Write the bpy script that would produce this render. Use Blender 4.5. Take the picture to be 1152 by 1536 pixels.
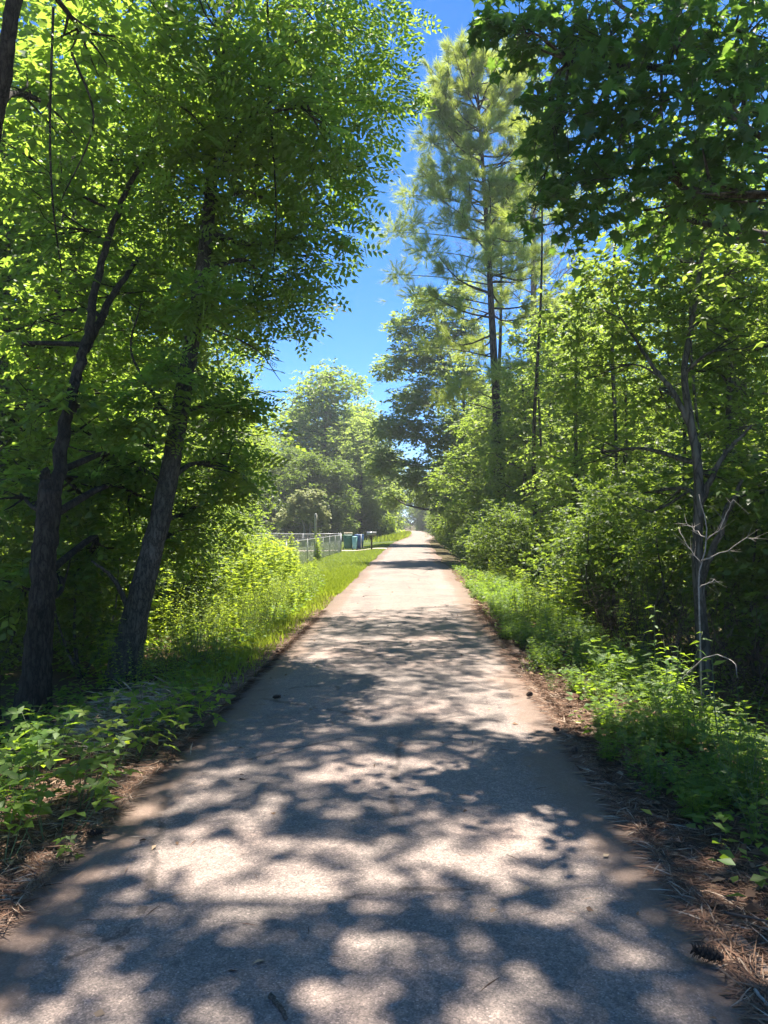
import bpy, math, random
import numpy as np

# ------------------------------------------------------------------ clean
for o in list(bpy.data.objects):
    bpy.data.objects.remove(o, do_unlink=True)
SC = bpy.context.scene
COL = SC.collection
rad = math.radians

# ------------------------------------------------------------------ camera
H_CAM = 1.65
cam_d = bpy.data.cameras.new('camera')
cam_d.sensor_fit = 'VERTICAL'
cam_d.sensor_height = 34.6
cam_d.lens = 26.0
cam_d.clip_start = 0.05
cam_d.clip_end = 3000
cam = bpy.data.objects.new('camera', cam_d)
COL.objects.link(cam)
cam.location = (0, 0, H_CAM)
cam.rotation_euler = (rad(90 + 0.85), 0, rad(2.18))
SC.camera = cam

# ------------------------------------------------------------------ light
SUN_EL, SUN_AZ = 74.0, 14.0          # azimuth measured from +Y (down the road) towards +X
world = bpy.data.worlds.new("World")
SC.world = world
world.use_nodes = True
wn = world.node_tree.nodes
wl = world.node_tree.links
wn.clear()
w_out = wn.new('ShaderNodeOutputWorld')
w_bg = wn.new('ShaderNodeBackground')
w_sky = wn.new('ShaderNodeTexSky')
w_sky.sky_type = 'NISHITA'
w_sky.sun_disc = False
w_sky.sun_elevation = rad(SUN_EL)
w_sky.sun_rotation = rad(SUN_AZ)
w_sky.altitude = 600
w_sky.air_density = 0.55
w_sky.dust_density = 0.0
w_sky.ozone_density = 3.0
w_hsv = wn.new('ShaderNodeHueSaturation')
w_hsv.inputs['Saturation'].default_value = 1.3
w_bg.inputs['Strength'].default_value = 0.088
wl.new(w_sky.outputs['Color'], w_hsv.inputs['Color'])
wl.new(w_hsv.outputs['Color'], w_bg.inputs['Color'])
wl.new(w_bg.outputs['Background'], w_out.inputs['Surface'])

sun_d = bpy.data.lights.new('sun', 'SUN')
sun_d.energy = 5.0
sun_d.angle = rad(0.5)
sun_d.color = (1.0, 0.92, 0.82)
sun = bpy.data.objects.new('sun', sun_d)
COL.objects.link(sun)
sun.location = (0, 0, 60)
sun.rotation_euler = (rad(90 - SUN_EL), 0, rad(180 - SUN_AZ))

SC.view_settings.view_transform = 'Standard'
SC.view_settings.look = 'None'
SC.view_settings.exposure = 1.92
SC.view_settings.gamma = 1.0
SC.view_settings.use_curve_mapping = False

HAZE = 0.0007

# ------------------------------------------------------------------ helpers
F_PX = 1536 * 26.0 / 34.6


def at(px, py, Y):
    """a point Y metres down the road, read off the photograph's perspective"""
    return np.array([(px - 620) / F_PX * Y, Y, H_CAM - (py - 785) / F_PX * Y])


def unit(v):
    v = np.asarray(v, float)
    return v / np.maximum(np.linalg.norm(v, axis=-1, keepdims=True), 1e-9)


def smooth(a, b, x):
    t = np.clip((np.asarray(x, float) - a) / (b - a), 0, 1)
    return t * t * (3 - 2 * t)


def tag(o, label=None, cat=None, group=None, kind=None):
    if label: o['label'] = label
    if cat: o['category'] = cat
    if group: o['group'] = group
    if kind: o['kind'] = kind
    return o


def empty(name, loc, rz=0.0):
    o = bpy.data.objects.new(name, None)
    o.empty_display_size = 0.2
    COL.objects.link(o)
    o.location = tuple(float(v) for v in loc)
    o.rotation_euler = (0, 0, rz)
    return o


KIDS = {}


def link(name, me, parent=None, loc=None):
    o = bpy.data.objects.new(name, me)
    COL.objects.link(o)
    if parent is not None:
        o.parent = parent
        KIDS.setdefault(parent.name, []).append(o)
    if loc is not None:
        o.location = tuple(float(v) for v in loc)
    return o


def copy_tree(o, parent=None):
    c = o.copy()
    COL.objects.link(c)
    if parent is not None:
        c.parent = parent
        KIDS.setdefault(parent.name, []).append(c)
    for ch in list(KIDS.get(o.name, [])):
        copy_tree(ch, c)
    return c


def mesh(name, V, T, mat, rnd=None, smooth_shade=False):
    """V (n,3) vertices, T (m,3 or m,4) faces"""
    V = np.asarray(V, np.float32)
    T = np.asarray(T, np.int32)
    me = bpy.data.meshes.new(name)
    k = T.shape[1]
    me.vertices.add(len(V))
    me.vertices.foreach_set('co', V.ravel())
    me.loops.add(T.size)
    me.loops.foreach_set('vertex_index', T.ravel())
    me.polygons.add(len(T))
    me.polygons.foreach_set('loop_start', np.arange(0, T.size, k, dtype=np.int32))
    me.polygons.foreach_set('loop_total', np.full(len(T), k, np.int32))
    if smooth_shade:
        me.polygons.foreach_set('use_smooth', np.ones(len(T), bool))
    if rnd is not None:
        a = me.attributes.new('rnd', 'FLOAT', 'POINT')
        a.data.foreach_set('value', np.asarray(rnd, np.float32))
    me.update(calc_edges=True)
    me.materials.append(mat)
    return me


class MB:
    """collects shapes into one mesh"""
    def __init__(s):
        s.V, s.T, s.n = [], [], 0

    def add(s, V, T):
        s.V.append(np.asarray(V, float)); s.T.append(np.asarray(T, int) + s.n); s.n += len(V)

    def tube(s, pts, radii, sides=6, rough=0.0, rng=None, caps=True):
        pts = np.asarray(pts, float)
        n = len(pts)
        radii = np.broadcast_to(np.asarray(radii, float), (n,))
        tan = unit(np.gradient(pts, axis=0)) if n > 1 else np.array([[0, 0, 1.0]])
        ref = np.array([0.0, 1.0, 0.0]) if abs(tan[:, 2]).mean() > .7 else np.array([0.0, 0.0, 1.0])
        a = unit(np.cross(tan, ref)); b = np.cross(tan, a)
        th = np.linspace(0, 2 * np.pi, sides, endpoint=False)
        r = np.repeat(radii[:, None], sides, 1)
        if rough and rng is not None:
            fl = rng.normal(0, 1, sides)
            r = r * (1 + rough * (0.6 * fl[None, :] + 0.6 * rng.normal(0, 1, (n, sides))))
        ring = pts[:, None, :] + r[..., None] * (np.cos(th)[None, :, None] * a[:, None, :] + np.sin(th)[None, :, None] * b[:, None, :])
        i = np.arange(n - 1)[:, None] * sides
        j = np.arange(sides)[None, :]
        j2 = (j + 1) % sides
        q = np.stack([i + j, i + j2, i + sides + j2, i + sides + j], -1).reshape(-1, 4)
        V = ring.reshape(-1, 3)
        T = np.concatenate([q[:, [0, 1, 2]], q[:, [0, 2, 3]]])
        if caps and sides > 3:
            V = np.vstack([V, pts[-1:], pts[:1]])
            e = (n - 1) * sides
            c = np.array([[e + k, e + (k + 1) % sides, n * sides] for k in range(sides)] +
                         [[(k + 1) % sides, k, n * sides + 1] for k in range(sides)])
            T = np.concatenate([T, c])
        s.add(V, T)

    def box(s, lo, hi, taper=(1, 1), bev=0.0):
        lo, hi = np.array(lo, float), np.array(hi, float)
        c = (lo + hi) / 2; h = (hi - lo) / 2
        rings = []
        def ring(z, kx, ky):
            b = min(bev, h[0] * kx * .45, h[1] * ky * .45) if bev else 0
            x, y = h[0] * kx, h[1] * ky
            if b:
                p = [(-x + b, -y), (x - b, -y), (x, -y + b), (x, y - b), (x - b, y), (-x + b, y), (-x, y - b), (-x, -y + b)]
            else:
                p = [(-x, -y), (x, -y), (x, y), (-x, y)]
            return [(c[0] + u, c[1] + v, z) for u, v in p]
        if bev:
            rings = [ring(lo[2], 1 - bev / h[0], 1 - bev / h[1]), ring(lo[2] + bev, 1, 1), ring(hi[2] - bev, *taper), ring(hi[2], taper[0] * (1 - bev / h[0]), taper[1] * (1 - bev / h[1]))]
        else:
            rings = [ring(lo[2], 1, 1), ring(hi[2], *taper)]
        k = len(rings[0]); V = np.array([p for r in rings for p in r]); T = []
        for i in range(len(rings) - 1):
            for j in range(k):
                j2 = (j + 1) % k
                T += [[i * k + j, i * k + j2, (i + 1) * k + j2], [i * k + j, (i + 1) * k + j2, (i + 1) * k + j]]
        e = (len(rings) - 1) * k
        for j in range(1, k - 1):
            T += [[0, j + 1, j], [e, e + j, e + j + 1]]
        s.add(V, T)

    def build(s, name, mat, parent=None, off=None, smooth_shade=False, loc=None):
        V = np.concatenate(s.V); T = np.concatenate(s.T)
        if off is not None: V = V - np.asarray(off)
        return link(name, mesh(name, V, T, mat, smooth_shade=smooth_shade), parent, loc)


def spline(pts, n):
    """Catmull-Rom through pts"""
    p = np.asarray(pts, float)
    if len(p) < 3:
        return p[0] + (p[-1] - p[0]) * np.linspace(0, 1, n)[:, None]
    p = np.vstack([2 * p[0] - p[1], p, 2 * p[-1] - p[-2]])
    seg = len(p) - 3
    u = np.linspace(0, seg - 1e-6, n)
    i = u.astype(int); t = (u - i)[:, None]
    a, b, c, d = p[i], p[i + 1], p[i + 2], p[i + 3]
    return .5 * ((2 * b) + (-a + c) * t + (2 * a - 5 * b + 4 * c - d) * t ** 2 + (-a + 3 * b - 3 * c + d) * t ** 3)


# ------------------------------------------------------------------ materials
def new_mat(name):
    m = bpy.data.materials.new(name)
    m.use_nodes = True
    nt = m.node_tree
    nt.nodes.clear()
    out = nt.nodes.new('ShaderNodeOutputMaterial')
    return m, nt, out


def N(nt, t, **kw):
    n = nt.nodes.new(t)
    for k, v in kw.items():
        if k in ('inp',):
            for a, b in v.items(): n.inputs[a].default_value = b
        else:
            setattr(n, k, v)
    return n


def ramp(nt, stops, interp='LINEAR'):
    r = nt.nodes.new('ShaderNodeValToRGB')
    r.color_ramp.interpolation = interp
    e = r.color_ramp.elements
    while len(e) < len(stops): e.new(0.5)
    for k, (p, c) in enumerate(stops):
        e[k].position = p
        e[k].color = (*c, 1) if len(c) == 3 else c
    return r


def leaf_mat(name, dark, light, trans, tfac=0.45, rough=0.5, spec=0.35):
    m, nt, out = new_mat(name)
    L = nt.links.new
    at_ = N(nt, 'ShaderNodeAttribute', attribute_name='rnd')
    oi = N(nt, 'ShaderNodeObjectInfo')
    mx = N(nt, 'ShaderNodeMath', operation='MULTIPLY_ADD', inp={1: 0.75})
    m2 = N(nt, 'ShaderNodeMath', operation='MULTIPLY', inp={1: 0.25})
    L(oi.outputs['Random'], m2.inputs[0])
    L(at_.outputs['Fac'], mx.inputs[0]); L(m2.outputs[0], mx.inputs[2])
    r = ramp(nt, [(0.0, dark), (0.9, light), (1.0, tuple(min(1, c * 1.25) for c in light))])
    L(mx.outputs[0], r.inputs['Fac'])
    r2 = ramp(nt, [(0.0, tuple(c * .72 for c in trans)), (1.0, trans)])
    L(mx.outputs[0], r2.inputs['Fac'])
    p = N(nt, 'ShaderNodeBsdfPrincipled', inp={'Roughness': rough, 'Specular IOR Level': spec})
    L(r.outputs['Color'], p.inputs['Base Color'])
    t = N(nt, 'ShaderNodeBsdfTranslucent')
    L(r2.outputs['Color'], t.inputs['Color'])
    ms = N(nt, 'ShaderNodeMixShader', inp={0: tfac})
    L(p.outputs[0], ms.inputs[1]); L(t.outputs[0], ms.inputs[2])
    L(ms.outputs[0], out.inputs['Surface'])
    return m


def rnd_mat(name, stops, rough=0.8):
    """matt material whose colour varies per piece (attribute rnd)"""
    m, nt, out = new_mat(name)
    L = nt.links.new
    at_ = N(nt, 'ShaderNodeAttribute', attribute_name='rnd')
    r = ramp(nt, stops)
    L(at_.outputs['Fac'], r.inputs['Fac'])
    p = N(nt, 'ShaderNodeBsdfPrincipled', inp={'Roughness': rough, 'Specular IOR Level': 0.3})
    L(r.outputs['Color'], p.inputs['Base Color'])
    L(p.outputs[0], out.inputs['Surface'])
    return m


def bark_mat(name, c1, c2, c3, scale=14.0, stretch=0.18, bump=0.6):
    m, nt, out = new_mat(name)
    L = nt.links.new
    tc = N(nt, 'ShaderNodeTexCoord')
    mp = N(nt, 'ShaderNodeMapping', inp={'Scale': (1, 1, stretch)})
    L(tc.outputs['Object'], mp.inputs['Vector'])
    n1 = N(nt, 'ShaderNodeTexNoise', inp={'Scale': scale * 1.3, 'Detail': 6.0, 'Roughness': .65})
    v = N(nt, 'ShaderNodeTexVoronoi', feature='DISTANCE_TO_EDGE', inp={'Scale': scale})
    n2 = N(nt, 'ShaderNodeTexNoise', inp={'Scale': 1.7, 'Detail': 4.0})
    mixv = N(nt, 'ShaderNodeMix', data_type='VECTOR', inp={0: 0.12})
    L(mp.outputs[0], mixv.inputs[4]); L(n1.outputs['Color'], mixv.inputs[5])
    L(mp.outputs[0], n1.inputs['Vector']); L(mixv.outputs[1], v.inputs['Vector']); L(tc.outputs['Object'], n2.inputs['Vector'])
    r = ramp(nt, [(0.0, c1), (0.12, c2), (0.6, c3)])
    L(v.outputs['Distance'], r.inputs['Fac'])
    r2 = ramp(nt, [(0.35, (0.55, .6, .5)), (0.7, (1.15, 1.1, 1.05))])
    L(n2.outputs['Fac'], r2.inputs['Fac'])
    mm = N(nt, 'ShaderNodeMix', data_type='RGBA', blend_type='MULTIPLY', inp={0: 1.0})
    L(r.outputs['Color'], mm.inputs[6]); L(r2.outputs['Color'], mm.inputs[7])
    mm2 = N(nt, 'ShaderNodeMix', data_type='RGBA', blend_type='OVERLAY', inp={0: .5})
    L(mm.outputs[2], mm2.inputs[6]); L(n1.outputs['Fac'], mm2.inputs[7])
    p = N(nt, 'ShaderNodeBsdfPrincipled', inp={'Roughness': .9, 'Specular IOR Level': .2})
    L(mm2.outputs[2], p.inputs['Base Color'])
    ad = N(nt, 'ShaderNodeMath', operation='ADD')
    L(v.outputs['Distance'], ad.inputs[0]); L(n1.outputs['Fac'], ad.inputs[1])
    b = N(nt, 'ShaderNodeBump', inp={'Strength': bump, 'Distance': 0.03})
    L(ad.outputs[0], b.inputs['Height']); L(b.outputs[0], p.inputs['Normal'])
    L(p.outputs[0], out.inputs['Surface'])
    return m


def plain_mat(name, col, rough=.6, metal=0.0, var=.25, scale=9.0, spec=.4):
    m, nt, out = new_mat(name)
    L = nt.links.new
    tc = N(nt, 'ShaderNodeTexCoord')
    n1 = N(nt, 'ShaderNodeTexNoise', inp={'Scale': scale, 'Detail': 5.0, 'Roughness': .6})
    L(tc.outputs['Object'], n1.inputs['Vector'])
    r = ramp(nt, [(.3, tuple(c * (1 - var) for c in col)), (.7, tuple(min(1, c * (1 + var)) for c in col))])
    L(n1.outputs['Fac'], r.inputs['Fac'])
    p = N(nt, 'ShaderNodeBsdfPrincipled', inp={'Roughness': rough, 'Metallic': metal, 'Specular IOR Level': spec})
    L(r.outputs['Color'], p.inputs['Base Color'])
    L(p.outputs[0], out.inputs['Surface'])
    return m


M = {}
M['leaf_canopy'] = leaf_mat('leaf_canopy', (.024, .072, .024), (.095, .145, .026), (.44, .64, .07), .53)
M['leaf_gum'] = leaf_mat('leaf_gum', (.024, .070, .028), (.055, .115, .036), (.30, .52, .06), .45, .42)
M['leaf_wood'] = leaf_mat('leaf_wood', (.026, .066, .022), (.105, .145, .030), (.42, .58, .07), .50)
M['leaf_dark'] = leaf_mat('leaf_dark', (.026, .062, .018), (.065, .110, .026), (.34, .48, .05), .45)  # darker leaf colours, also standing in for shade inside the woods
M['leaf_far'] = leaf_mat('leaf_far', (.040, .085, .024), (.105, .150, .042), (.48, .62, .11), .50, .6)
M['leaf_pale'] = leaf_mat('leaf_pale', (.16, .18, .08), (.27, .29, .14), (.50, .55, .20), .40, .55)
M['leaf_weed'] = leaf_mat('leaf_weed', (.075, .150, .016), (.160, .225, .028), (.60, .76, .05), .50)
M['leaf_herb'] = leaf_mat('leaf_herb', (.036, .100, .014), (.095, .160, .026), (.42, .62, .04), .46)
M['needle'] = leaf_mat('needle', (.12, .18, .030), (.24, .29, .050), (.62, .74, .12), .48, .45)
M['grass'] = leaf_mat('grass', (.070, .130, .012), (.165, .210, .026), (.50, .62, .05), .45)
M['bark_dark'] = bark_mat('bark_dark', (.014, .012, .009), (.048, .040, .031), (.100, .088, .068), 19, .28, .9)
M['bark_lean'] = bark_mat('bark_lean', (.030, .026, .019), (.095, .084, .064), (.185, .168, .130), 22, .30, .9)
M['bark_pine'] = bark_mat('bark_pine', (.022, .017, .013), (.080, .064, .052), (.150, .124, .104), 9, .3)
M['bark_grey'] = bark_mat('bark_grey', (.040, .036, .030), (.110, .100, .085), (.190, .175, .150), 12, .25)
M['bark_dead'] = bark_mat('bark_dead', (.12, .09, .085), (.22, .17, .16), (.32, .25, .24), 12, .25)
M['twig_pale'] = plain_mat('twig_pale', (.25, .225, .19), .9, 0, .45, 30)
M['twig_brown'] = plain_mat('twig_brown', (.085, .060, .042), .9)
M['stem_green'] = plain_mat('stem_green', (.075, .105, .035), .6)
M['galv'] = plain_mat('galv', (.45, .46, .46), .45, .6, .12)
M['litter_needle'] = rnd_mat('litter_needle', [(0, (.040, .024, .016)), (.4, (.125, .064, .038)), (.8, (.21, .125, .075)), (1, (.34, .27, .20))])
M['litter_leaf'] = rnd_mat('litter_leaf', [(0, (.05, .028, .016)), (.6, (.17, .10, .055)), (1, (.36, .27, .17))])


# ------------------------------------------------------------------ road line and ground heights
def road_c(y):
    y = np.asarray(y, float)
    return 1.35 * smooth(58, 105, y) - 1.6 * smooth(105, 200, y) - 60 * smooth(160, 330, y)


def edge_l(y):
    return road_c(y) - 1.76 - 0.04 * smooth(15, 45, y)


def edge_r(y):
    return road_c(y) + 1.27 + 0.06 * smooth(10, 30, y)


_rg = np.random.default_rng(5)
_W = [(_rg.uniform(.25, 2.2), _rg.uniform(.25, 2.2), _rg.uniform(0, 6.28), _rg.uniform(.35, 1)) for _ in range(9)]


def wob(x, y):
    z = 0
    for a, b, c, d in _W:
        z = z + d * np.sin(a * x + b * y + c) / (1 + a + b)
    return z


def gz(x, y):
    x = np.asarray(x, float); y = np.asarray(y, float)
    dl = edge_l(y) - x            # >0 outside the left edge
    dr = x - edge_r(y)
    z = -0.022 + 0 * x
    inside = (dl < 0) & (dr < 0)
    left = -0.16 * smooth(.5, 2.2, dl) + .028 * wob(x, y) * smooth(.3, 2, dl)
    right = (-0.50 * smooth(.5, 2.1, dr) + .24 * smooth(2.6, 5, dr)) + .035 * wob(x, y) * smooth(.3, 1.5, dr)
    z = z + np.where(dl > 0, left, 0) + np.where(dr > 0, right, 0)
    z = np.where(inside, -0.035, z)
    far = smooth(60, 500, np.hypot(x, y)) * 2.0
    return z + far * (~inside) * smooth(3, 40, np.abs(x - road_c(y)))


def grid_sheet(name, xs, ys, zf, mat, xf=None):
    X, Y = np.meshgrid(xs, ys)
    if xf is not None: X = xf(X, Y)
    Z = zf(X, Y)
    V = np.stack([X, Y, Z], -1).reshape(-1, 3)
    nx = len(xs); i = np.arange(len(ys) - 1)[:, None] * nx; j = np.arange(nx - 1)[None, :]
    q = np.stack([i + j, i + j + 1, i + nx + j + 1, i + nx + j], -1).reshape(-1, 4)
    return link(name, mesh(name, V, q, mat, smooth_shade=True))


# ground material: brown forest floor
m, nt, out = new_mat('forest_floor'); L = nt.links.new
tc = N(nt, 'ShaderNodeTexCoord')
n1 = N(nt, 'ShaderNodeTexNoise', inp={'Scale': 2.2, 'Detail': 8.0, 'Roughness': .7})
n2 = N(nt, 'ShaderNodeTexNoise', inp={'Scale': 45.0, 'Detail': 6.0, 'Roughness': .75})
v1 = N(nt, 'ShaderNodeTexVoronoi', inp={'Scale': 38.0, 'Randomness': 1.0})
for n in (n1, n2, v1): L(tc.outputs['Object'], n.inputs['Vector'])
r1 = ramp(nt, [(.25, (.040, .024, .014)), (.5, (.115, .066, .040)), (.75, (.20, .130, .085))])
ma = N(nt, 'ShaderNodeMix', data_type='FLOAT', inp={0: .55})
L(n1.outputs['Fac'], ma.inputs[2]); L(n2.outputs['Fac'], ma.inputs[3]); L(ma.outputs[0], r1.inputs['Fac'])
mm = N(nt, 'ShaderNodeMix', data_type='RGBA', blend_type='OVERLAY', inp={0: .45})
L(r1.outputs['Color'], mm.inputs[6]); L(v1.outputs['Color'], mm.inputs[7])
hs = N(nt, 'ShaderNodeHueSaturation', inp={'Saturation': .8})
L(mm.outputs[2], hs.inputs['Color'])
mm3 = N(nt, 'ShaderNodeMix', data_type='RGBA', inp={0: .6})
L(hs.outputs['Color'], mm3.inputs[6]); L(r1.outputs['Color'], mm3.inputs[7])
p = N(nt, 'ShaderNodeBsdfPrincipled', inp={'Roughness': .95, 'Specular IOR Level': .15})
sx = N(nt, 'ShaderNodeSeparateXYZ'); L(tc.outputs['Object'], sx.inputs[0])
ab = N(nt, 'ShaderNodeMath', operation='ABSOLUTE'); L(sx.outputs[0], ab.inputs[0])
mr = N(nt, 'ShaderNodeMapRange', inp={1: 2.2, 2: 4.5, 3: 0.0, 4: .42}); L(ab.outputs[0], mr.inputs[0])
my = N(nt, 'ShaderNodeMapRange', inp={1: 14.0, 2: 30.0, 3: 0.0, 4: .40}); L(sx.outputs[1], my.inputs[0])
sm = N(nt, 'ShaderNodeMath', operation='ADD'); L(mr.outputs[0], sm.inputs[0]); L(my.outputs[0], sm.inputs[1])
s2 = N(nt, 'ShaderNodeMath', operation='MULTIPLY_ADD', inp={1: .6}); L(n1.outputs['Fac'], s2.inputs[0]); L(sm.outputs[0], s2.inputs[2])
gr = ramp(nt, [(.55, (0, 0, 0)), (.85, (1, 1, 1))]); L(s2.outputs[0], gr.inputs['Fac'])
mg = N(nt, 'ShaderNodeMix', data_type='RGBA', inp={7: (.045, .062, .018, 1)}); L(gr.outputs['Color'], mg.inputs[0]); L(mm3.outputs[2], mg.inputs[6])
L(mg.outputs[2], p.inputs['Base Color'])
b = N(nt, 'ShaderNodeBump', inp={'Strength': .8, 'Distance': .03})
L(n2.outputs['Fac'], b.inputs['Height']); L(b.outputs[0], p.inputs['Normal']); L(p.outputs[0], out.inputs['Surface'])
M['floor'] = m

# road material: worn chip-seal, pinkish-grey stones in dark binder
m, nt, out = new_mat('old_asphalt'); L = nt.links.new
tc = N(nt, 'ShaderNodeTexCoord')
vs = N(nt, 'ShaderNodeTexVoronoi', inp={'Scale': 150.0, 'Randomness': 1.0})
vb = N(nt, 'ShaderNodeTexVoronoi', inp={'Scale': 42.0, 'Randomness': 1.0})
nf = N(nt, 'ShaderNodeTexNoise', inp={'Scale': 160.0, 'Detail': 4.0, 'Roughness': .7})
nl = N(nt, 'ShaderNodeTexNoise', inp={'Scale': .7, 'Detail': 6.0, 'Roughness': .62})
nm = N(nt, 'ShaderNodeTexNoise', inp={'Scale': 4.5, 'Detail': 6.0, 'Roughness': .7})
mpt = N(nt, 'ShaderNodeMapping', inp={'Scale': (1.6, .12, 1)})
nt2 = N(nt, 'ShaderNodeTexNoise', inp={'Scale': 1.3, 'Detail': 5.0, 'Roughness': .6})
L(tc.outputs['Object'], mpt.inputs['Vector']); L(mpt.outputs[0], nt2.inputs['Vector'])
for n in (vs, vb, nf, nl, nm): L(tc.outputs['Object'], n.inputs['Vector'])
sep = N(nt, 'ShaderNodeSeparateColor'); L(vs.outputs['Color'], sep.inputs[0])
r1 = ramp(nt, [(0, (.128, .110, .098)), (.35, (.182, .153, .136)), (.7, (.243, .199, .174)), (.95, (.280, .228, .199)), (1, (.39, .322, .28))])
L(sep.outputs[0], r1.inputs['Fac'])
rb = ramp(nt, [(.0, (1.1, 1.1, 1.1)), (.55, (.95, .95, .95)), (.95, (.68, .68, .68))]); L(vs.outputs['Distance'], rb.inputs['Fac'])
k1 = N(nt, 'ShaderNodeMix', data_type='RGBA', blend_type='MULTIPLY', inp={0: .8}); L(r1.outputs['Color'], k1.inputs[6]); L(rb.outputs['Color'], k1.inputs[7])
sep2 = N(nt, 'ShaderNodeSeparateColor'); L(vb.outputs['Color'], sep2.inputs[0])
r2 = ramp(nt, [(0, (.8, .8, .8)), (1, (1.2, 1.18, 1.15))]); L(sep2.outputs[0], r2.inputs['Fac'])
k2 = N(nt, 'ShaderNodeMix', data_type='RGBA', blend_type='MULTIPLY', inp={0: .8}); L(k1.outputs[2], k2.inputs[6]); L(r2.outputs['Color'], k2.inputs[7])
r3 = ramp(nt, [(.34, (.70, .73, .74)), (.46, (.92, .92, .91)), (.54, (1.02, .99, .97)), (.68, (1.26, 1.14, 1.07))]); L(nl.outputs['Fac'], r3.inputs['Fac'])
k3 = N(nt, 'ShaderNodeMix', data_type='RGBA', blend_type='MULTIPLY', inp={0: 1.0}); L(k2.outputs[2], k3.inputs[6]); L(r3.outputs['Color'], k3.inputs[7])
r4 = ramp(nt, [(.3, (.84, .85, .86)), (.7, (1.14, 1.12, 1.1))]); L(nt2.outputs['Fac'], r4.inputs['Fac'])
k4 = N(nt, 'ShaderNodeMix', data_type='RGBA', blend_type='MULTIPLY', inp={0: 1.0}); L(k3.outputs[2], k4.inputs[6]); L(r4.outputs['Color'], k4.inputs[7])
r5 = ramp(nt, [(.3, (.86, .86, .86)), (.7, (1.12, 1.1, 1.08))]); L(nm.outputs['Fac'], r5.inputs['Fac'])
k5 = N(nt, 'ShaderNodeMix', data_type='RGBA', blend_type='MULTIPLY', inp={0: .8}); L(k4.outputs[2], k5.inputs[6]); L(r5.outputs['Color'], k5.inputs[7])
# hair cracks
vc = N(nt, 'ShaderNodeTexVoronoi', feature='DISTANCE_TO_EDGE', inp={'Scale': .55})
wv = N(nt, 'ShaderNodeMix', data_type='VECTOR', inp={0: .10}); L(tc.outputs['Object'], wv.inputs[4]); L(nm.outputs['Color'], wv.inputs[5]); L(wv.outputs[1], vc.inputs['Vector'])
rc = ramp(nt, [(0, (.45, .45, .45)), (.006, (.6, .6, .6)), (.012, (1, 1, 1))]); L(vc.outputs['Distance'], rc.inputs['Fac'])
mk = N(nt, 'ShaderNodeMath', operation='GREATER_THAN', inp={1: .50}); L(nl.outputs['Fac'], mk.inputs[0])
k6 = N(nt, 'ShaderNodeMix', data_type='RGBA', blend_type='MULTIPLY'); L(mk.outputs[0], k6.inputs[0]); L(k5.outputs[2], k6.inputs[6]); L(rc.outputs['Color'], k6.inputs[7])
# dirt and needles drifting in from the edges (attribute edge = metres from the edge)
ae = N(nt, 'ShaderNodeAttribute', attribute_name='rnd')
me_ = N(nt, 'ShaderNodeMath', operation='MULTIPLY_ADD', inp={1: -.55}); L(nm.outputs['Fac'], me_.inputs[0]); L(ae.outputs['Fac'], me_.inputs[2])
rd = ramp(nt, [(0, (1, 1, 1)), (.14, (0, 0, 0))]); L(me_.outputs[0], rd.inputs['Fac'])
k7 = N(nt, 'ShaderNodeMix', data_type='RGBA', inp={7: (.15, .098, .068, 1)}); 
md = N(nt, 'ShaderNodeMath', operation='MULTIPLY', inp={1: .65}); L(rd.outputs['Color'], md.inputs[0]); L(md.outputs[0], k7.inputs[0]); L(k6.outputs[2], k7.inputs[6])
p = N(nt, 'ShaderNodeBsdfPrincipled', inp={'Roughness': .78, 'Specular IOR Level': .35})
L(k7.outputs[2], p.inputs['Base Color'])
ba = N(nt, 'ShaderNodeMath', operation='MULTIPLY_ADD', inp={1: -1.0}); L(vs.outputs['Distance'], ba.inputs[0]); L(nf.outputs['Fac'], ba.inputs[2])
b = N(nt, 'ShaderNodeBump', inp={'Strength': .28, 'Distance': .004}); L(ba.outputs[0], b.inputs['Height']); L(b.outputs[0], p.inputs['Normal'])
L(p.outputs[0], out.inputs['Surface'])
M['road'] = m

# ------------------------------------------------------------------ ground, road, lawn, driveway
xs = np.unique(np.concatenate([np.arange(-7, 7.01, .14), -np.geomspace(7, 500, 36), np.geomspace(7, 500, 36)]))
ys = np.unique(np.concatenate([[-60, -30, -15, -8, -4, -2], np.arange(0, 16, .16), np.geomspace(16, 620, 100)]))
tag(grid_sheet('ground', xs, ys, gz, M['floor']), kind='structure')

# road: strip with ragged broken edges, slight crown
ry = np.concatenate([np.arange(-6, 30, .12), np.geomspace(30, 420, 160)])
nc = 15
rr = np.random.default_rng(11)
jl = np.convolve(rr.normal(0, .05, len(ry) + 8), np.ones(5) / 3, 'same')[4:-4] + .05 * np.sin(ry * .9) 
jr = np.convolve(rr.normal(0, .06, len(ry) + 8), np.ones(5) / 3, 'same')[4:-4] + .06 * np.sin(ry * .7 + 1)
u = np.linspace(0, 1, nc)
XL, XR = edge_l(ry) + jl, edge_r(ry) + jr
X = XL[:, None] + (XR - XL)[:, None] * u[None]
Z = 0.004 + .022 * np.sin(np.pi * u)[None] + .006 * wob(X * .8, ry[:, None] * .8)
Z[:, 0] = -.05; Z[:, -1] = -.05
X[:, 1] = X[:, 0] + .02; X[:, -2] = X[:, -1] - .02
V = np.stack([X, np.repeat(ry[:, None], nc, 1), Z], -1).reshape(-1, 3)
i = np.arange(len(ry) - 1)[:, None] * nc; j = np.arange(nc - 1)[None]
q = np.stack([i + j, i + j + 1, i + nc + j + 1, i + nc + j], -1).reshape(-1, 4)
dist = np.minimum(X - XL[:, None], XR[:, None] - X)
tag(link('road', mesh('road', V, q, M['road'], rnd=dist.ravel(), smooth_shade=True)), kind='structure')

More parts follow.
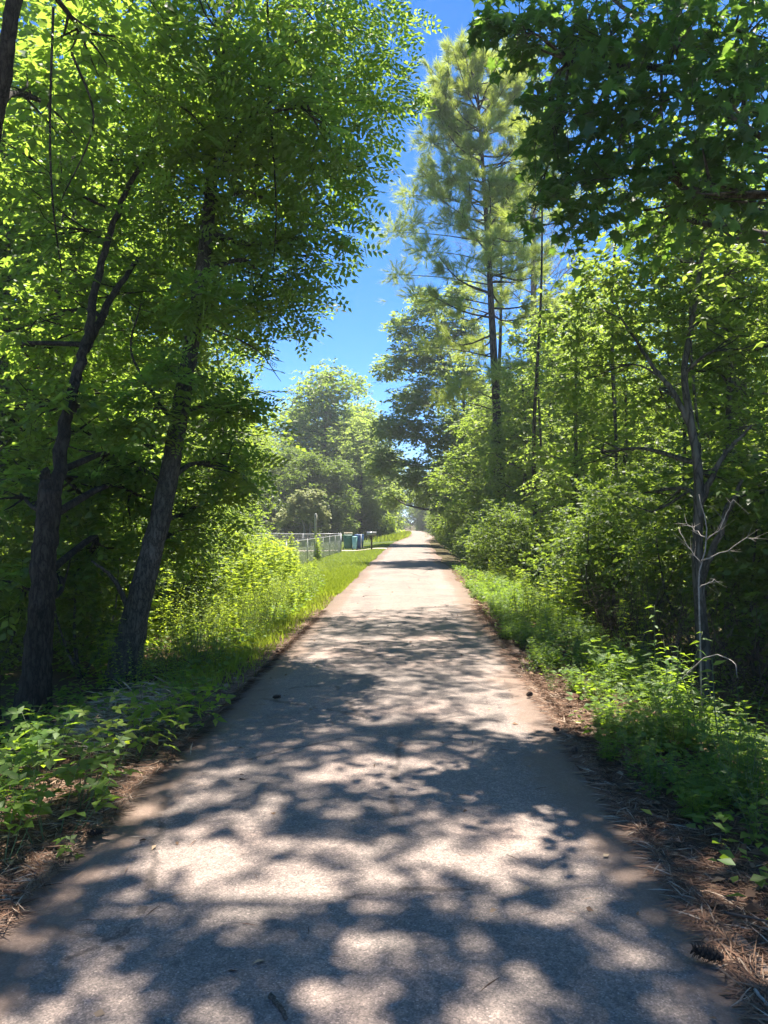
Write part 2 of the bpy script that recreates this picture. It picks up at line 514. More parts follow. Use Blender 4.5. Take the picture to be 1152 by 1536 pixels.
M['lawn'] = plain_mat('lawn_soil', (.060, .085, .022), .95, 0, .45, 1.6, .1)
M['gravel'] = plain_mat('gravel_drive', (.36, .31, .26), .95, 0, .25, 6, .1)
YARD_Y0 = 18.0


def lawn_l(y):   # left limit of the mown verge and yard
    return np.where(y < 29, -2.2 - 3.0 * smooth(16, 29, y), -16.0)


yy = np.concatenate([np.arange(YARD_Y0, 30, .5), np.linspace(30, 90, 90)])
uu = np.linspace(0, 1, 40)
LX0, LX1 = lawn_l(yy), edge_l(yy) - .04
LXX = LX0[:, None] + (LX1 - LX0)[:, None] * uu[None]
LY = np.repeat(yy[:, None], 40, 1)
V = np.stack([LXX, LY, gz(LXX, LY) + .006], -1).reshape(-1, 3)
i = np.arange(len(yy) - 1)[:, None] * 40; j = np.arange(39)[None]
q = np.stack([i + j, i + j + 1, i + 40 + j + 1, i + 40 + j], -1).reshape(-1, 4)
tag(link('lawn', mesh('lawn', V, q, M['lawn'], smooth_shade=True)), kind='structure')

dx = np.linspace(-12, -1.76, 30); dyv = np.linspace(0, 1, 8)
DX, DU = np.meshgrid(dx, dyv)
DY = 50.6 + .25 * np.sin(DX) + (1.9 + .6 * smooth(-3.5, -1.8, DX)) * (DU - .2)
V = np.stack([DX, DY, gz(DX, DY) + .02], -1).reshape(-1, 3)
i = np.arange(7)[:, None] * 30; j = np.arange(29)[None]
q = np.stack([i + j, i + j + 1, i + 30 + j + 1, i + 30 + j], -1).reshape(-1, 4)
tag(link('driveway', mesh('driveway', V, q, M['gravel'], smooth_shade=True)), kind='structure')

# ------------------------------------------------------------------ leaf templates (length 1 along +y, normal +z)
def tri_fan(out_, c=(0, 0, 0)):
    V = [c] + list(out_); k = len(out_)
    return np.array(V, float), np.array([[0, 1 + a, 1 + (a + 1) % k] for a in range(k)])


T_OVATE = (np.array([(0, 0, 0), (.30, .38, .07), (0, .42, -.01), (-.30, .38, .07), (0, 1, -.10)], float), np.array([(0, 1, 2), (0, 2, 3), (1, 4, 2), (2, 4, 3)]))
T_CARD = (np.array([(0, 0, 0), (.32, .42, .06), (-.32, .42, .06), (0, 1, -.06)], float), np.array([(0, 1, 3), (0, 3, 2)]))
T_LANCE = (np.array([(0, 0, 0), (.15, .35, .05), (0, .45, -.02), (-.15, .35, .05), (0, 1, -.22)], float), np.array([(0, 1, 2), (0, 2, 3), (1, 4, 2), (2, 4, 3)]))
_st = []
for k in range(5):
    a = rad(90 + (k - 2) * 62)
    tipl = [.72, .9, 1.0, .9, .72][4 - k]
    if k > 0:
        b_ = rad(90 + (k - 2.5) * 62); _st.append((.30 * math.cos(b_), .30 * math.sin(b_), .03))
    for s_, r_ in ((-9, .58), (0, 1), (9, .58)):
        a2 = a + rad(s_); _st.append((r_ * tipl * math.cos(a2) * .62, r_ * tipl * math.sin(a2) * .62, -.06 * r_ if r_ < 1 else -.14))
_st.append((0, -.14, 0))
T_STAR = tri_fan([(x, y + .38, z) for x, y, z in _st], (0, .38, .04))


def compound(items, base=T_CARD):
    """leaflets: (x, y, z, heading deg, length, width factor)"""
    Vs, Ts, n = [], [], 0
    for (x, y, z, h, ln, w) in items:
        v = base[0].copy() * (ln * w, ln, ln)
        c, s = math.cos(rad(h)), math.sin(rad(h))
        v = np.stack([v[:, 0] * c + v[:, 1] * s + x, -v[:, 0] * s + v[:, 1] * c + y, v[:, 2] + z], -1)
        Vs.append(v); Ts.append(base[1] + n); n += len(v)
    return np.concatenate(Vs), np.concatenate(Ts)


T_TRI = compound([(0, .30, 0, 0, .62, 1.0), (0, .28, 0, 85, .50, .95), (0, .28, 0, -85, .50, .95)], T_OVATE)
T_PINN = compound([(0, .90, -.05, 0, .30, .85)] + [(0, y, -.04 * y, s * 62, .32, .8) for y in (.25, .48, .70) for s in (1, -1)])
T_LOBE = compound([(0, .10, 0, 0, .90, .36), (0, .10, 0, 32, .78, .36), (0, .10, 0, -32, .78, .36), (0, .08, 0, 68, .55, .36), (0, .08, 0, -68, .55, .36)])
T_FERN = compound([(0, y, -.10 * y * y, s * (55 - 20 * y), .42 * (1.15 - y), .55) for y in (.12, .28, .44, .60, .76) for s in (1, -1)] + [(0, .80, -.07, 0, .26, .5)])
_rn = np.random.default_rng(2)
_nv, _nt = [], []
for k in range(20):
    d = unit(np.array([_rn.normal(0, .55), 1.0 + _rn.uniform(-.5, .5), _rn.normal(0, .55)]))
    sd = unit(np.cross(d, _rn.normal(0, 1, 3))) * .020
    o0 = np.array([0, _rn.uniform(-.3, .5), 0])
    ln = _rn.uniform(.7, 1.0)
    n0 = len(_nv); _nv += [o0 - sd, o0 + sd, o0 + d * ln]; _nt.append((n0, n0 + 1, n0 + 2))
T_NEEDLE = (np.array(_nv), np.array(_nt))


def leaf_arrays(tmpl, pos, d, nrm, size):
    y = unit(d); x = unit(np.cross(y, nrm)); z = np.cross(x, y)
    tv, tt = tmpl
    s = np.broadcast_to(np.asarray(size, float), (len(pos),))
    V = pos[:, None, :] + s[:, None, None] * (tv[None, :, 0, None] * x[:, None] + tv[None, :, 1, None] * y[:, None] + tv[None, :, 2, None] * z[:, None])
    T = tt[None] + (np.arange(len(pos)) * len(tv))[:, None, None]
    return V.reshape(-1, 3), T.reshape(-1, 3)


def leaf_obj(name, tmpl, pos, d, nrm, size, mat, parent=None, off=None, rng=None, kind='stuff', rnd=None):
    V, T = leaf_arrays(tmpl, pos, d, nrm, size)
    if off is not None: V = V - np.asarray(off)
    r = rng.uniform(0, 1, len(pos)) if rnd is None else rnd
    o = link(name, mesh(name, V, T, mat, rnd=np.repeat(r, len(tmpl[0]))), parent)
    if kind: o['kind'] = kind
    return o


_single = {}


def single_leaf(tmpl, key, mat):
    if key not in _single:
        _single[key] = [mesh('leaf', tmpl[0], tmpl[1], mat, rnd=np.full(len(tmpl[0]), v)) for v in (.1, .4, .65, .9)]
    return _single[key]


from mathutils import Matrix


def place_leaves(tmpl, key, pos, d, nrm, size, mat, parent, off, rng):
    """leaves one can pick apart, each an object"""
    ms = single_leaf(tmpl, key, mat)
    y = unit(d); x = unit(np.cross(y, nrm)); z = np.cross(x, y)
    s = np.broadcast_to(np.asarray(size, float), (len(pos),))
    for k in range(len(pos)):
        o = bpy.data.objects.new('leaf', ms[int(rng.integers(4))])
        COL.objects.link(o)
        o.parent = parent
        KIDS.setdefault(parent.name, []).append(o)
        R = np.stack([x[k], y[k], z[k]], 1) * s[k]
        mtx = Matrix([[*R[0], pos[k][0] - off[0]], [*R[1], pos[k][1] - off[1]], [*R[2], pos[k][2] - off[2]], [0, 0, 0, 1]])
        o.matrix_basis = mtx


# ------------------------------------------------------------------ trees
def clump_leaves(c, r, n, rng, tw_len=.42, m=7, flat=.45, droop=.2):
    """leaf positions, directions, normals and twig segments for one ellipsoidal spray"""
    c = np.asarray(c, float); r = np.asarray(r, float)
    nt_ = max(3, int(n / m))
    dirn = unit(rng.normal(0, 1, (nt_, 3)))
    rr_ = rng.uniform(.12, .9, (nt_, 1)) ** .7
    st = c + dirn * r * rr_
    ax = unit(np.stack([rng.normal(0, 1, nt_), rng.normal(0, 1, nt_), rng.normal(-.05, .28, nt_)], -1) + .55 * dirn)
    ln = tw_len * r.mean() * rng.uniform(.6, 1.3, (nt_, 1))
    s = (np.arange(m) + .6) / m
    P = st[:, None] + ax[:, None] * (ln[:, None] * s[None, :, None])
    P[..., 2] -= droop * ln * (s[None] ** 2)
    side = unit(np.cross(ax, [0, 0, 1.0]))
    sg = np.where(np.arange(m) % 2, 1.0, -1.0)[None, :, None]
    D = unit(.7 * ax[:, None] + .9 * sg * side[:, None] + np.array([0, 0, -.25]) + rng.normal(0, .28, (nt_, m, 3)))
    Nn = unit(np.array([0, 0, 1.0]) + rng.normal(0, flat, (nt_, m, 3)))
    tip = st + ax * ln; tip[:, 2] -= droop * ln[:, 0]
    return P.reshape(-1, 3), D.reshape(-1, 3), Nn.reshape(-1, 3), st, tip


def twigs_into(mb, st, tip, r, rng):
    """thin three-sided twigs, vectorised"""
    n = len(st)
    t = unit(tip - st); a = unit(np.cross(t, [.31, .2, .93])); b_ = np.cross(t, a)
    th = np.array([0, 2.094, 4.189])
    off_ = np.cos(th)[None, :, None] * a[:, None] + np.sin(th)[None, :, None] * b_[:, None]
    V = np.concatenate([st[:, None] + off_ * r, tip[:, None] + off_ * r * .4], 1).reshape(-1, 3)
    base = np.array([[0, 1, 4], [0, 4, 3], [1, 2, 5], [1, 5, 4], [2, 0, 3], [2, 3, 5]])
    T = (base[None] + (np.arange(n) * 6)[:, None, None]).reshape(-1, 3)
    mb.add(V, T)


def tree(name, label, cat, trunk, r0, r1, clumps, tmpl, size, lm, bm, seed, group=None, near=False, m=7, indiv=0, key=None,
         sides=8, rough=.04, extra=(), dens=1.0, tw=.42, flat=.5, flare=.35, sizevar=.42, droop=.2):
    """trunk: control points; clumps: (cx,cy,cz, rx,ry,rz, leaves); extra: further stems (points, r0, r1)"""
    rng = np.random.default_rng(seed)
    tp = spline(trunk, max(10, int(len(trunk) * (9 if near else 4))))
    base = tp[0].copy()
    root = empty(name, base)
    tag(root, label, cat, group)
    mb = MB()
    n = len(tp)
    tt = np.linspace(0, 1, n)
    rad_ = r0 + (r1 - r0) * tt ** .85
    rad_ = rad_ * (1 + flare * np.exp(-tt * 14))
    tp2 = tp.copy(); tp2[0, 2] -= .25
    tp2[1:-1] += rng.normal(0, r0 * .035, (n - 2, 3)) * (1, 1, 0)
    mb.tube(tp2, rad_, sides, rough, rng)
    stems = [(tp2, rad_)]
    for (pts, a, b_) in extra:
        sp = spline(pts, max(8, len(pts) * (7 if near else 4)))
        rs = np.linspace(a, b_, len(sp))
        sp[1:-1] += rng.normal(0, a * .12, (len(sp) - 2, 3))
        mb.tube(sp, rs, max(5, sides - 2), rough, rng)
        stems.append((sp, rs))
    allp = np.concatenate([s[0] for s in stems]); allr = np.concatenate([s[1] for s in stems])
    tw_mb = MB()
    limbs = []
    P_, D_, N_, R_ = [], [], [], []
    for (cx, cy, cz, rx, ry_, rz, nl_) in clumps:
        c = np.array([cx, cy, cz], float); r = np.array([rx, ry_, rz], float)
        # limb from the stem: prefer a foot below the clump
        dlt = c - allp
        cost = np.linalg.norm(dlt, axis=1) + np.where(dlt[:, 2] < .15 * np.linalg.norm(dlt, axis=1), 1.6, 0) + np.abs(dlt[:, 2] - .55 * np.hypot(dlt[:, 0], dlt[:, 1])) * .25
        k = int(np.argmin(cost)); f = allp[k]
        lr = min(allr[k] * .62, .012 + .022 * np.linalg.norm(c - f) ** .7 * (1.0 if near else 1.2))
        mid = (f + c) / 2 + rng.normal(0, .10, 3) * np.linalg.norm(c - f) + np.array([0, 0, .06 * np.linalg.norm(c - f)])
        lp = spline([f, mid, c], 9 if near else 6)
        lb = MB() if near else mb
        lb.tube(lp, np.linspace(lr, lr * .38, len(lp)), 6 if near else 4, rough, rng)
        ns = 7 if near else 4
        ends = c + unit(rng.normal(0, 1, (ns, 3)) * (1, 1, .6)) * r * rng.uniform(.55, .9, (ns, 1))
        for e in ends:
            s0 = lp[int(rng.integers(len(lp) // 2, len(lp)))]
            md = (s0 + e) / 2 + rng.normal(0, .06, 3) * np.linalg.norm(e - s0)
            lb.tube(spline([s0, md, e], 5), np.linspace(lr * .45, lr * .12, 5), 4 if near else 3, 0, rng, caps=False)
        p_, d_, n_, st, tip = clump_leaves(c, r, max(m * 3, int(nl_ * dens)), rng, tw, m, flat, droop)
        if near: twigs_into(lb, st, tip, .0035, rng)
        P_.append(p_); D_.append(d_); N_.append(n_); R_.append(np.clip(rng.uniform(.0, .55) + rng.uniform(0, .45, len(p_)), 0, 1))
        if near: limbs.append(lb)
    mb.build('trunk', bm, root, base, smooth_shade=True)
    for lb in limbs:
        lb.build('branch', bm, root, base)
    if P_:
        P_, D_, N_, R_ = np.concatenate(P_), np.concatenate(D_), np.concatenate(N_), np.concatenate(R_)
        sz = size * (1 + sizevar * rng.uniform(-1, 1, len(P_)))
        if indiv:
            # the leaves that show largest: nearest ones that the picture can hold
            ang = np.abs(P_[:, 2] - H_CAM) / P_[:, 1] < .66
            key_d = np.where(ang, np.linalg.norm(P_ - (0, 0, H_CAM), axis=1), 1e6)
            o_ = np.argsort(key_d)[:indiv]
            place_leaves(tmpl, key, P_[o_], D_[o_], N_[o_], sz[o_], lm, root, base, rng)
            keep = np.ones(len(P_), bool); keep[o_] = False
            P_, D_, N_, sz, R_ = P_[keep], D_[keep], N_[keep], sz[keep], R_[keep]
        leaf_obj('crown', tmpl, P_, D_, N_, sz, lm, root, base, rng, rnd=R_)
    return root


def crown_clumps(rng, z0, z1, rmax, n, leaves, cr=(.9, 1.5), shape='oval', lean=(0, 0)):
    """clumps filling a crown from z0 to z1 round the z axis"""
    out_ = []
    for k in range(n):
        t = (k + rng.uniform(.2, .8)) / n
        z = z0 + (z1 - z0) * t
        w = {'oval': math.sin(math.pi * (.12 + .80 * t)) ** .7, 'low': (1 - t * .85) ** .6, 'round': math.sqrt(max(.05, 1 - (2 * t - 1) ** 2))}[shape]
        a = k * 2.4 + rng.uniform(-.5, .5)
        R = rmax * w * (rng.uniform(.25, 1.0) if k % 3 else rng.uniform(.0, .4))
        r = rng.uniform(*cr)
        out_.append((R * math.cos(a) + lean[0] * t, R * math.sin(a) + lean[1] * t, z, r * 1.15, r * 1.15, r * .72, int(leaves / n)))
    return out_


def C(px, py, Y, r, n, flat=.75):
    p_ = at(px, py, Y)
    return (p_[0], p_[1], p_[2], r, r, r * flat, n)


def ground_pt(x, y, dz=0.0):
    return (x, y, float(gz(x, y)) + dz)


# ---- near left: leaning tree whose canopy reaches over the road
g = ground_pt(-3.12, 8.1)
lean_clumps = [C(*a) for a in [
    (330, 40, 8.0, .95, 2300), (450, 50, 8.6, .95, 2300), (545, 30, 9.2, .75, 1300), (235, 130, 8.2, .95, 2300), (350, 170, 8.6, 1.0, 2500),
    (460, 150, 8.2, .85, 2100), (545, 140, 9.6, .70, 1200), (280, 270, 8.8, 1.0, 2500), (395, 290, 9.2, .95, 2200), (500, 250, 9.6, .75, 1300),
    (470, 350, 9.8, .72, 1100), (390, 410, 9.4, .85, 1700), (265, 400, 9.6, .95, 2000), (425, 450, 10.2, .62, 900), (330, 490, 10.4, .75, 1200),
    (215, 520, 10, .75, 1200), (400, 130, 10.5, 1.0, 1800), (300, 130, 10.5, 1.1, 2000), (200, 330, 10, 1.0, 1900), (330, 360, 11, 1.0, 1700), (430, 250, 11, .9, 1300)]]
lean_clumps += [C(*a) for a in [(305, 440, 8.1, .40, 900), (225, 610, 8.0, .40, 900), (340, 610, 8.8, .5, 1200), (335, 700, 9.2, .5, 1200), (180, 700, 8.6, .45, 1000), (270, 560, 7.9, .30, 500), (250, 800, 8.8, .4, 800), (300, 760, 9.2, .45, 900)]]
lean_clumps += [(-.2, 9.6, 9.8, 1.5, 1.4, .9, 2400), (-.8, 12.4, 12.2, 1.6, 1.6, 1, 2200),  # upper clumps above the frame, added to shade the road
                (.6, 11.4, 11.4, 1.3, 1.3, .8, 1700)]
tree('leaning_tree', 'thick leaning trunk of a broadleaf tree on the left verge, canopy arching over the road', 'tree',
     [g, at(205, 900, 8.1), at(240, 760, 8.2), at(262, 640, 8.3), at(285, 500, 8.5), at(305, 350, 8.7), at(318, 200, 9), at(330, 40, 9.3), (-2.1, 9.6, 8.6), (-1.9, 10, 10.5)],
     .125, .04, [(a_, b_, c_, d_ * .92, e_ * .92, f_, int(n_ * (.17 if c_ < 7.5 else .13))) for a_, b_, c_, d_, e_, f_, n_ in lean_clumps], T_PINN, .27, M['leaf_canopy'], M['bark_lean'], 21, near=True, m=4, indiv=300, key='pinn', sides=18, rough=.045, tw=.6, flare=.6,
     extra=[([at(195, 930, 8.1), at(165, 870, 8.0), at(130, 842, 7.9)], .032, .010), ([at(290, 480, 8.5), at(380, 520, 9), at(420, 570, 9.5)], .014, .003),
            ([at(262, 640, 8.3), at(225, 590, 8.4), at(190, 520, 8.7), at(205, 450, 9)], .022, .008)])

# ---- near left: big dark broken trunk with a slanting stem
g = ground_pt(-3.62, 7.2)
tree('oak_tree', 'stout dark trunk with a broken top and slanting upper stem, left of the leaning tree', 'tree',
     [g, at(52, 930, 7.2), at(58, 820, 7.25), at(66, 735, 7.3)], .122, .10,
     [C(*a) for a in [(75, 330, 8.4, .9, 1900), (150, 230, 8.8, .9, 1800), (45, 470, 8.8, .85, 1500), (160, 440, 9, .8, 1400), (60, 600, 9.0, .75, 1100), (110, 110, 8.6, .9, 1800),
                      (190, 60, 9, .9, 1700), (30, 220, 8, .8, 1500), (130, 650, 9.2, .6, 700), (215, 210, 9.4, .8, 1300), (90, 520, 9.4, .8, 1100), (150, 690, 8.6, .6, 1200), (200, 740, 8.9, .6, 1100), (110, 740, 8.6, .5, 900), (20, 740, 8.2, .5, 900), (105, 600, 7.6, .35, 500), (85, 860, 8.4, .5, 900), (15, 880, 7.6, .4, 700), (140, 820, 8.8, .5, 900)]] ,
     T_OVATE, .10, M['leaf_canopy'], M['bark_dark'], 22, dens=.5, near=True, m=8, indiv=250, key='ov_can', sides=16, rough=.07,
     extra=[([at(62, 800, 7.25), at(82, 690, 7.4), at(100, 580, 7.6), at(120, 510, 7.8), at(140, 400, 8.1), at(180, 280, 8.5), at(240, 180, 9)], .075, .02),
            ([at(118, 520, 7.8), at(160, 440, 8.2), at(200, 380, 8.6)], .05, .02), ([at(64, 740, 7.3), at(58, 700, 7.3)], .09, .03)], flare=.5)

# ---- far left edge: trunk cut by the frame
g = ground_pt(-3.42, 6.1)
tree('elm_tree', 'dark trunk at the left edge of the picture with yellow-green sunlit leaves overhead', 'tree',
     [g, at(-34, 800, 6.1), at(-44, 500, 6.0), at(-38, 260, 5.8), at(-14, 110, 5.6), at(14, -60, 5.5), (-2.5, 5.8, 7.5), (-1.8, 6.2, 10), (-1.0, 6.6, 12)], .075, .04,
     [C(*a) for a in [(60, 140, 6.9, .5, 900), (120, 40, 7, .6, 1000), (190, -20, 7.2, .6, 900)]] +
     [(-3.4, 5.2, 7.4, 1.1, 1.1, .7, 1000),
      (-.3, 6.25, 12.0, 1.0, .36, .5, 1700), (1.2, 6.55, 12.2, 1.0, .32, .45, 1500), (1.75, 5.8, 12.4, 1.15, .65, .55, 3000), (-1.3, 7.5, 12.0, 1.0, .55, .5, 1700), (.5, 7.7, 12.6, 1.0, .5, .5, 1600),  # high clumps out of view, placed and flattened to dapple the near road
      (-.5, 8.8, 12.8, 1.1, .7, .5, 2200), (1.8, 8.4, 13.0, .9, .6, .5, 1700), (-1.9, 6.1, 12.4, .8, .42, .4, 1200), (.6, 9.6, 13.2, 1.2, .7, .5, 2400), (-1.6, 9.4, 13, 1.0, .7, .5, 2000), (2.2, 7.3, 13.2, .8, .5, .4, 1300), (.35, 6.0, 12.8, .5, .35, .4, 700),
      (-.6, 7.0, 12.5, .5, .22, .4, 500), (2.4, 9.4, 13.4, 1.0, .6, .5, 1700), (0, 5.6, 12.6, .9, .25, .4, 900)],
     T_OVATE, .11, M['leaf_canopy'], M['bark_dark'], 23, dens=.45, near=True, m=8, indiv=200, key='ov_can', sides=14, rough=.06)

# ---- near right: sweetgum with star leaves hanging into the frame, trunk outside it
g = ground_pt(4.6, 6.2)
gum = [C(*a) for a in [(775, 50, 6.4, .34, 150), (840, 70, 6.6, .48, 300), (920, 40, 6.2, .5, 330), (1010, 60, 6.0, .52, 350), (1100, 50, 5.6, .5, 330), (825, 170, 6.6, .36, 190), (900, 170, 6.3, .48, 320),
                       (990, 170, 6.0, .52, 350), (1090, 180, 5.7, .5, 340), (840, 255, 6.6, .34, 160), (920, 270, 6.3, .46, 300), (1015, 280, 6.1, .5, 330), (1110, 300, 5.8, .48, 300), (880, 325, 6.8, .36, 160),
                       (1060, 230, 7.2, .5, 200), (870, 110, 7.4, .4, 150), (1000, 330, 7, .5, 220), (760, 20, 6.5, .28, 110), (800, 320, 6.9, .22, 70), (735, 30, 6.4, .16, 40)]]
gum += [(1.6, 6.6, 7.1, 1.0, .9, .6, 520), (2.9, 7.0, 7.6, 1.1, 1.0, .7, 520), (1.0, 7.6, 8.4, 1.0, .9, .6, 420), (3.8, 7.0, 8.6, 1.4, 1.3, .9, 600),
        (3.0, 5.6, 8.4, 1.1, 1.0, .6, 700), (2.6, 5.0, 9.6, .9, .7, .5, 600)]
tree('sweetgum_tree', 'sweetgum hanging dark star-shaped leaves into the top right of the view', 'tree',
     [g, (4.55, 6.2, 2.5), (4.4, 6.3, 5), (4.2, 6.6, 8), (4.0, 6.9, 10)], .17, .05, gum, T_STAR, .135, M['leaf_gum'], M['bark_grey'], 24, dens=.78, near=True, m=5, indiv=300, key='star', sides=14, flat=.6, droop=.5,
     extra=[([(4.45, 6.3, 4.4), (3.4, 6.2, 5.0), (2.4, 6.3, 5.3), (1.3, 6.4, 5.5)], .06, .02)])

# ---- near right: many-stemmed tree
g = ground_pt(3.45, 9.2)
tree('maple_tree', 'slender many-stemmed tree with forked pale stems in the shade on the right', 'tree',
     [g, at(1040, 850, 9.2), at(1042, 720, 9.2), at(1030, 630, 9.3), at(1022, 560, 9.4), at(1035, 480, 9.6), at(1050, 380, 9.9)], .075, .025,
     [C(*a) for a in [(905, 420, 10.2, .7, 1100), (1000, 390, 10, .7, 1100), (1095, 410, 9.4, .7, 1100), (950, 500, 10.2, .7, 1000), (1060, 490, 9.8, .7, 1000), (1140, 530, 9.2, .7, 900), (880, 570, 10.8, .65, 800),
                      (990, 600, 10.4, .65, 800), (1110, 640, 9.6, .6, 700), (900, 680, 11, .6, 700), (1060, 720, 10.2, .6, 600), (1140, 740, 9.8, .6, 600), (960, 740, 11, .6, 600), (860, 480, 11, .6, 700)]] +
     [(4.4, 10.5, 6.2, 1.1, 1.1, .8, 1300), (3.2, 11, 6.6, 1.0, 1.0, .7, 1100), (5.2, 9.6, 6, 1, 1, .8, 1000)],
     T_OVATE, .10, M['leaf_wood'], M['bark_grey'], 25, dens=.6, near=True, m=8, indiv=120, key='ov_wood', sides=10,
     extra=[([at(1030, 640, 9.3), at(1005, 590, 9.4), at(975, 550, 9.6), at(930, 480, 10)], .04, .015), ([at(1042, 760, 9.2), at(1075, 690, 9.1), at(1120, 640, 9)], .045, .015),
            ([at(1040, 880, 9.2), at(1075, 790, 9.0), at(1105, 720, 8.8)], .05, .02)])

# ---- tall trees whose high crowns close over the road just above the picture
g = ground_pt(7.4, 17.5)
tree('tall_oak_tree', 'tall oak in the right woods whose high crown spreads over the road', 'tree',
     [g, (7.3, 17.4, 4), (6.9, 17.2, 8), (6.0, 17, 12), (4.8, 17, 17)], .18, .08,
     [(1.6, 15.8, 15.2, 2.0, 1.8, 1.2, 2000), (-.4, 16.6, 16.2, 1.9, 1.8, 1.1, 1700), (3.4, 16.2, 16.6, 2.2, 2, 1.3, 1900), (2.2, 18.6, 18.4, 2.2, 2, 1.3, 1700), (5.8, 16, 15.8, 2.2, 2, 1.4, 1900), (4.8, 18.4, 19, 2.2, 2.2, 1.3, 1500),
      (1.4, 13.6, 13.4, 1.7, 1.6, 1.0, 1500), (3.6, 13.2, 13.0, 1.8, 1.7, 1.1, 1500), (5.6, 13.0, 14.0, 1.8, 1.8, 1.2, 1300)],
     T_CARD, .15, M['leaf_wood'], M['bark_grey'], 26, dens=.6, m=7, sides=12)
g = ground_pt(-6.4, 14.5)
tree('tall_elm_tree', 'tall tree standing in the left woods behind the leaning trunk', 'tree',
     [g, (-6.5, 14.5, 4), (-6.6, 14.6, 8), (-6.8, 14.8, 13), (-6.9, 15, 16)], .22, .07,
     [(-6.4, 13.6, 13.6, 1.8, 1.7, 1.1, 1600), (-7.2, 14.4, 14.8, 1.8, 1.7, 1.1, 1500), (-7.6, 13.4, 12.6, 1.5, 1.4, .9, 1200), (-6.6, 14.2, 11.4, 1.8, 1.8, 1.2, 1500), (-7.4, 14.8, 9.2, 1.7, 1.7, 1.2, 1300), (-7, 15.6, 15.8, 2, 2, 1.3, 1300)],
     T_CARD, .15, M['leaf_canopy'], M['bark_dark'], 27, dens=.55, m=7, sides=12)

def zr(y):
    return 'by the bleached sapling' if y < 11 else 'past the bleached sapling' if y < 23 else 'before the tall pine' if y < 34.5 else 'past the tall pine'


def zl(y):
    return 'beside the leaning trunk' if y < 13 else 'beyond the leaning trunk' if y < 20 else 'towards the fenced yard'


def hue(mat):
    return {None: 'mid green', 'leaf_dark': 'dark green', 'leaf_canopy': 'yellow-green', 'leaf_wood': 'mid green'}[mat.name if mat else None]


# ---- prototypes for the woods, built round the origin and copied
def proto(kind, seed):
    r = np.random.default_rng(seed)
    if kind == 'mid':        # 9 m woodland tree, leafy from 2 m
        cl = crown_clumps(r, 2.2, 9.2, 2.1, 17, 10500, (.75, 1.25))
        return tree('woodland_tree', 'leafy woodland tree', 'tree', [(0, 0, 0), (.1, 0, 3), (-.1, .15, 6), (.1, 0, 8.8)], .12, .03, cl, T_CARD, .125, M['leaf_wood'], M['bark_grey'], seed, m=7)
    if kind == 'tall':       # 14 m, bare below 4 m
        cl = crown_clumps(r, 4.6, 14, 2.7, 18, 8500, (1.0, 1.6))
        return tree('tall_woodland_tree', 'tall woodland tree', 'tree', [(0, 0, 0), (.15, 0, 4), (-.1, .2, 9), (0, 0, 13.4)], .17, .04, cl, T_CARD, .16, M['leaf_wood'], M['bark_dark'], seed, m=7)
    if kind == 'shrub':
        cl = crown_clumps(r, .45, 2.6, 1.05, 11, 5200, (.42, .7), 'round')
        return tree('shrub', 'shrub', 'shrub', [(0, 0, 0), (.1, .05, .8), (0, 0, 2)], .03, .01, cl, T_CARD, .075, M['leaf_dark'], M['bark_grey'], seed, m=7, extra=[([(0, 0, 0), (.35, .2, .9), (.5, .4, 1.9)], .022, .008), ([(0, 0, 0), (-.4, .1, .8), (-.6, -.2, 1.8)], .022, .008)])
    if kind == 'oak':        # 17 m broad tree seen from afar
        cl = crown_clumps(r, 1.6, 16, 5.6, 44, 24000, (1.5, 2.5), 'oval')
        return tree('broad_tree', 'broad tree', 'tree', [(0, 0, 0), (.2, 0, 5), (-.1, .2, 10), (0, 0, 15)], .32, .08, cl, T_CARD, .31, M['leaf_far'], M['bark_grey'], seed, m=7)


def put(pr, x, y, s, rz, label=None, group=None, tilt=(0, 0), mat=None, sz=None):
    o = copy_tree(pr)
    o.location = (x, y, float(gz(x, y)) - .04)
    o.scale = (s, s, sz or s)
    o.rotation_euler = (tilt[0], tilt[1], rz)
    if label: o['label'] = label
    if group: o['group'] = group
    if mat:
        for ch in KIDS[o.name]:
            if ch.name.startswith('crown'):
                ch.data = crown_with(ch.data, mat)
    return o


_cw = {}


def crown_with(me, mat):
    k = (me.name, mat.name)
    if k not in _cw:
        c = me.copy(); c.materials.clear(); c.materials.append(mat); _cw[k] = c
    return _cw[k]


def scatter(rng, n, xr, yr, dmin, ok, taken):
    res = []
    for _ in range(n * 40):
        if len(res) >= n: break
        x, y = rng.uniform(*xr), rng.uniform(*yr)
        if not ok(x, y): continue
        if any((x - a) ** 2 + (y - b) ** 2 < dmin ** 2 for a, b in taken): continue
        taken.append((x, y)); res.append((x, y))
    return res


PMID = [proto('mid', s) for s in (101, 102, 103)]
PTALL = [proto('tall', s) for s in (111, 112)]
PSHR = [proto('shrub', s) for s in (121, 122, 123)]
POAK = [proto('oak', s) for s in (131, 132, 133)]
PROTOS = PMID + PTALL + PSHR + POAK
fr = np.random.default_rng(77)

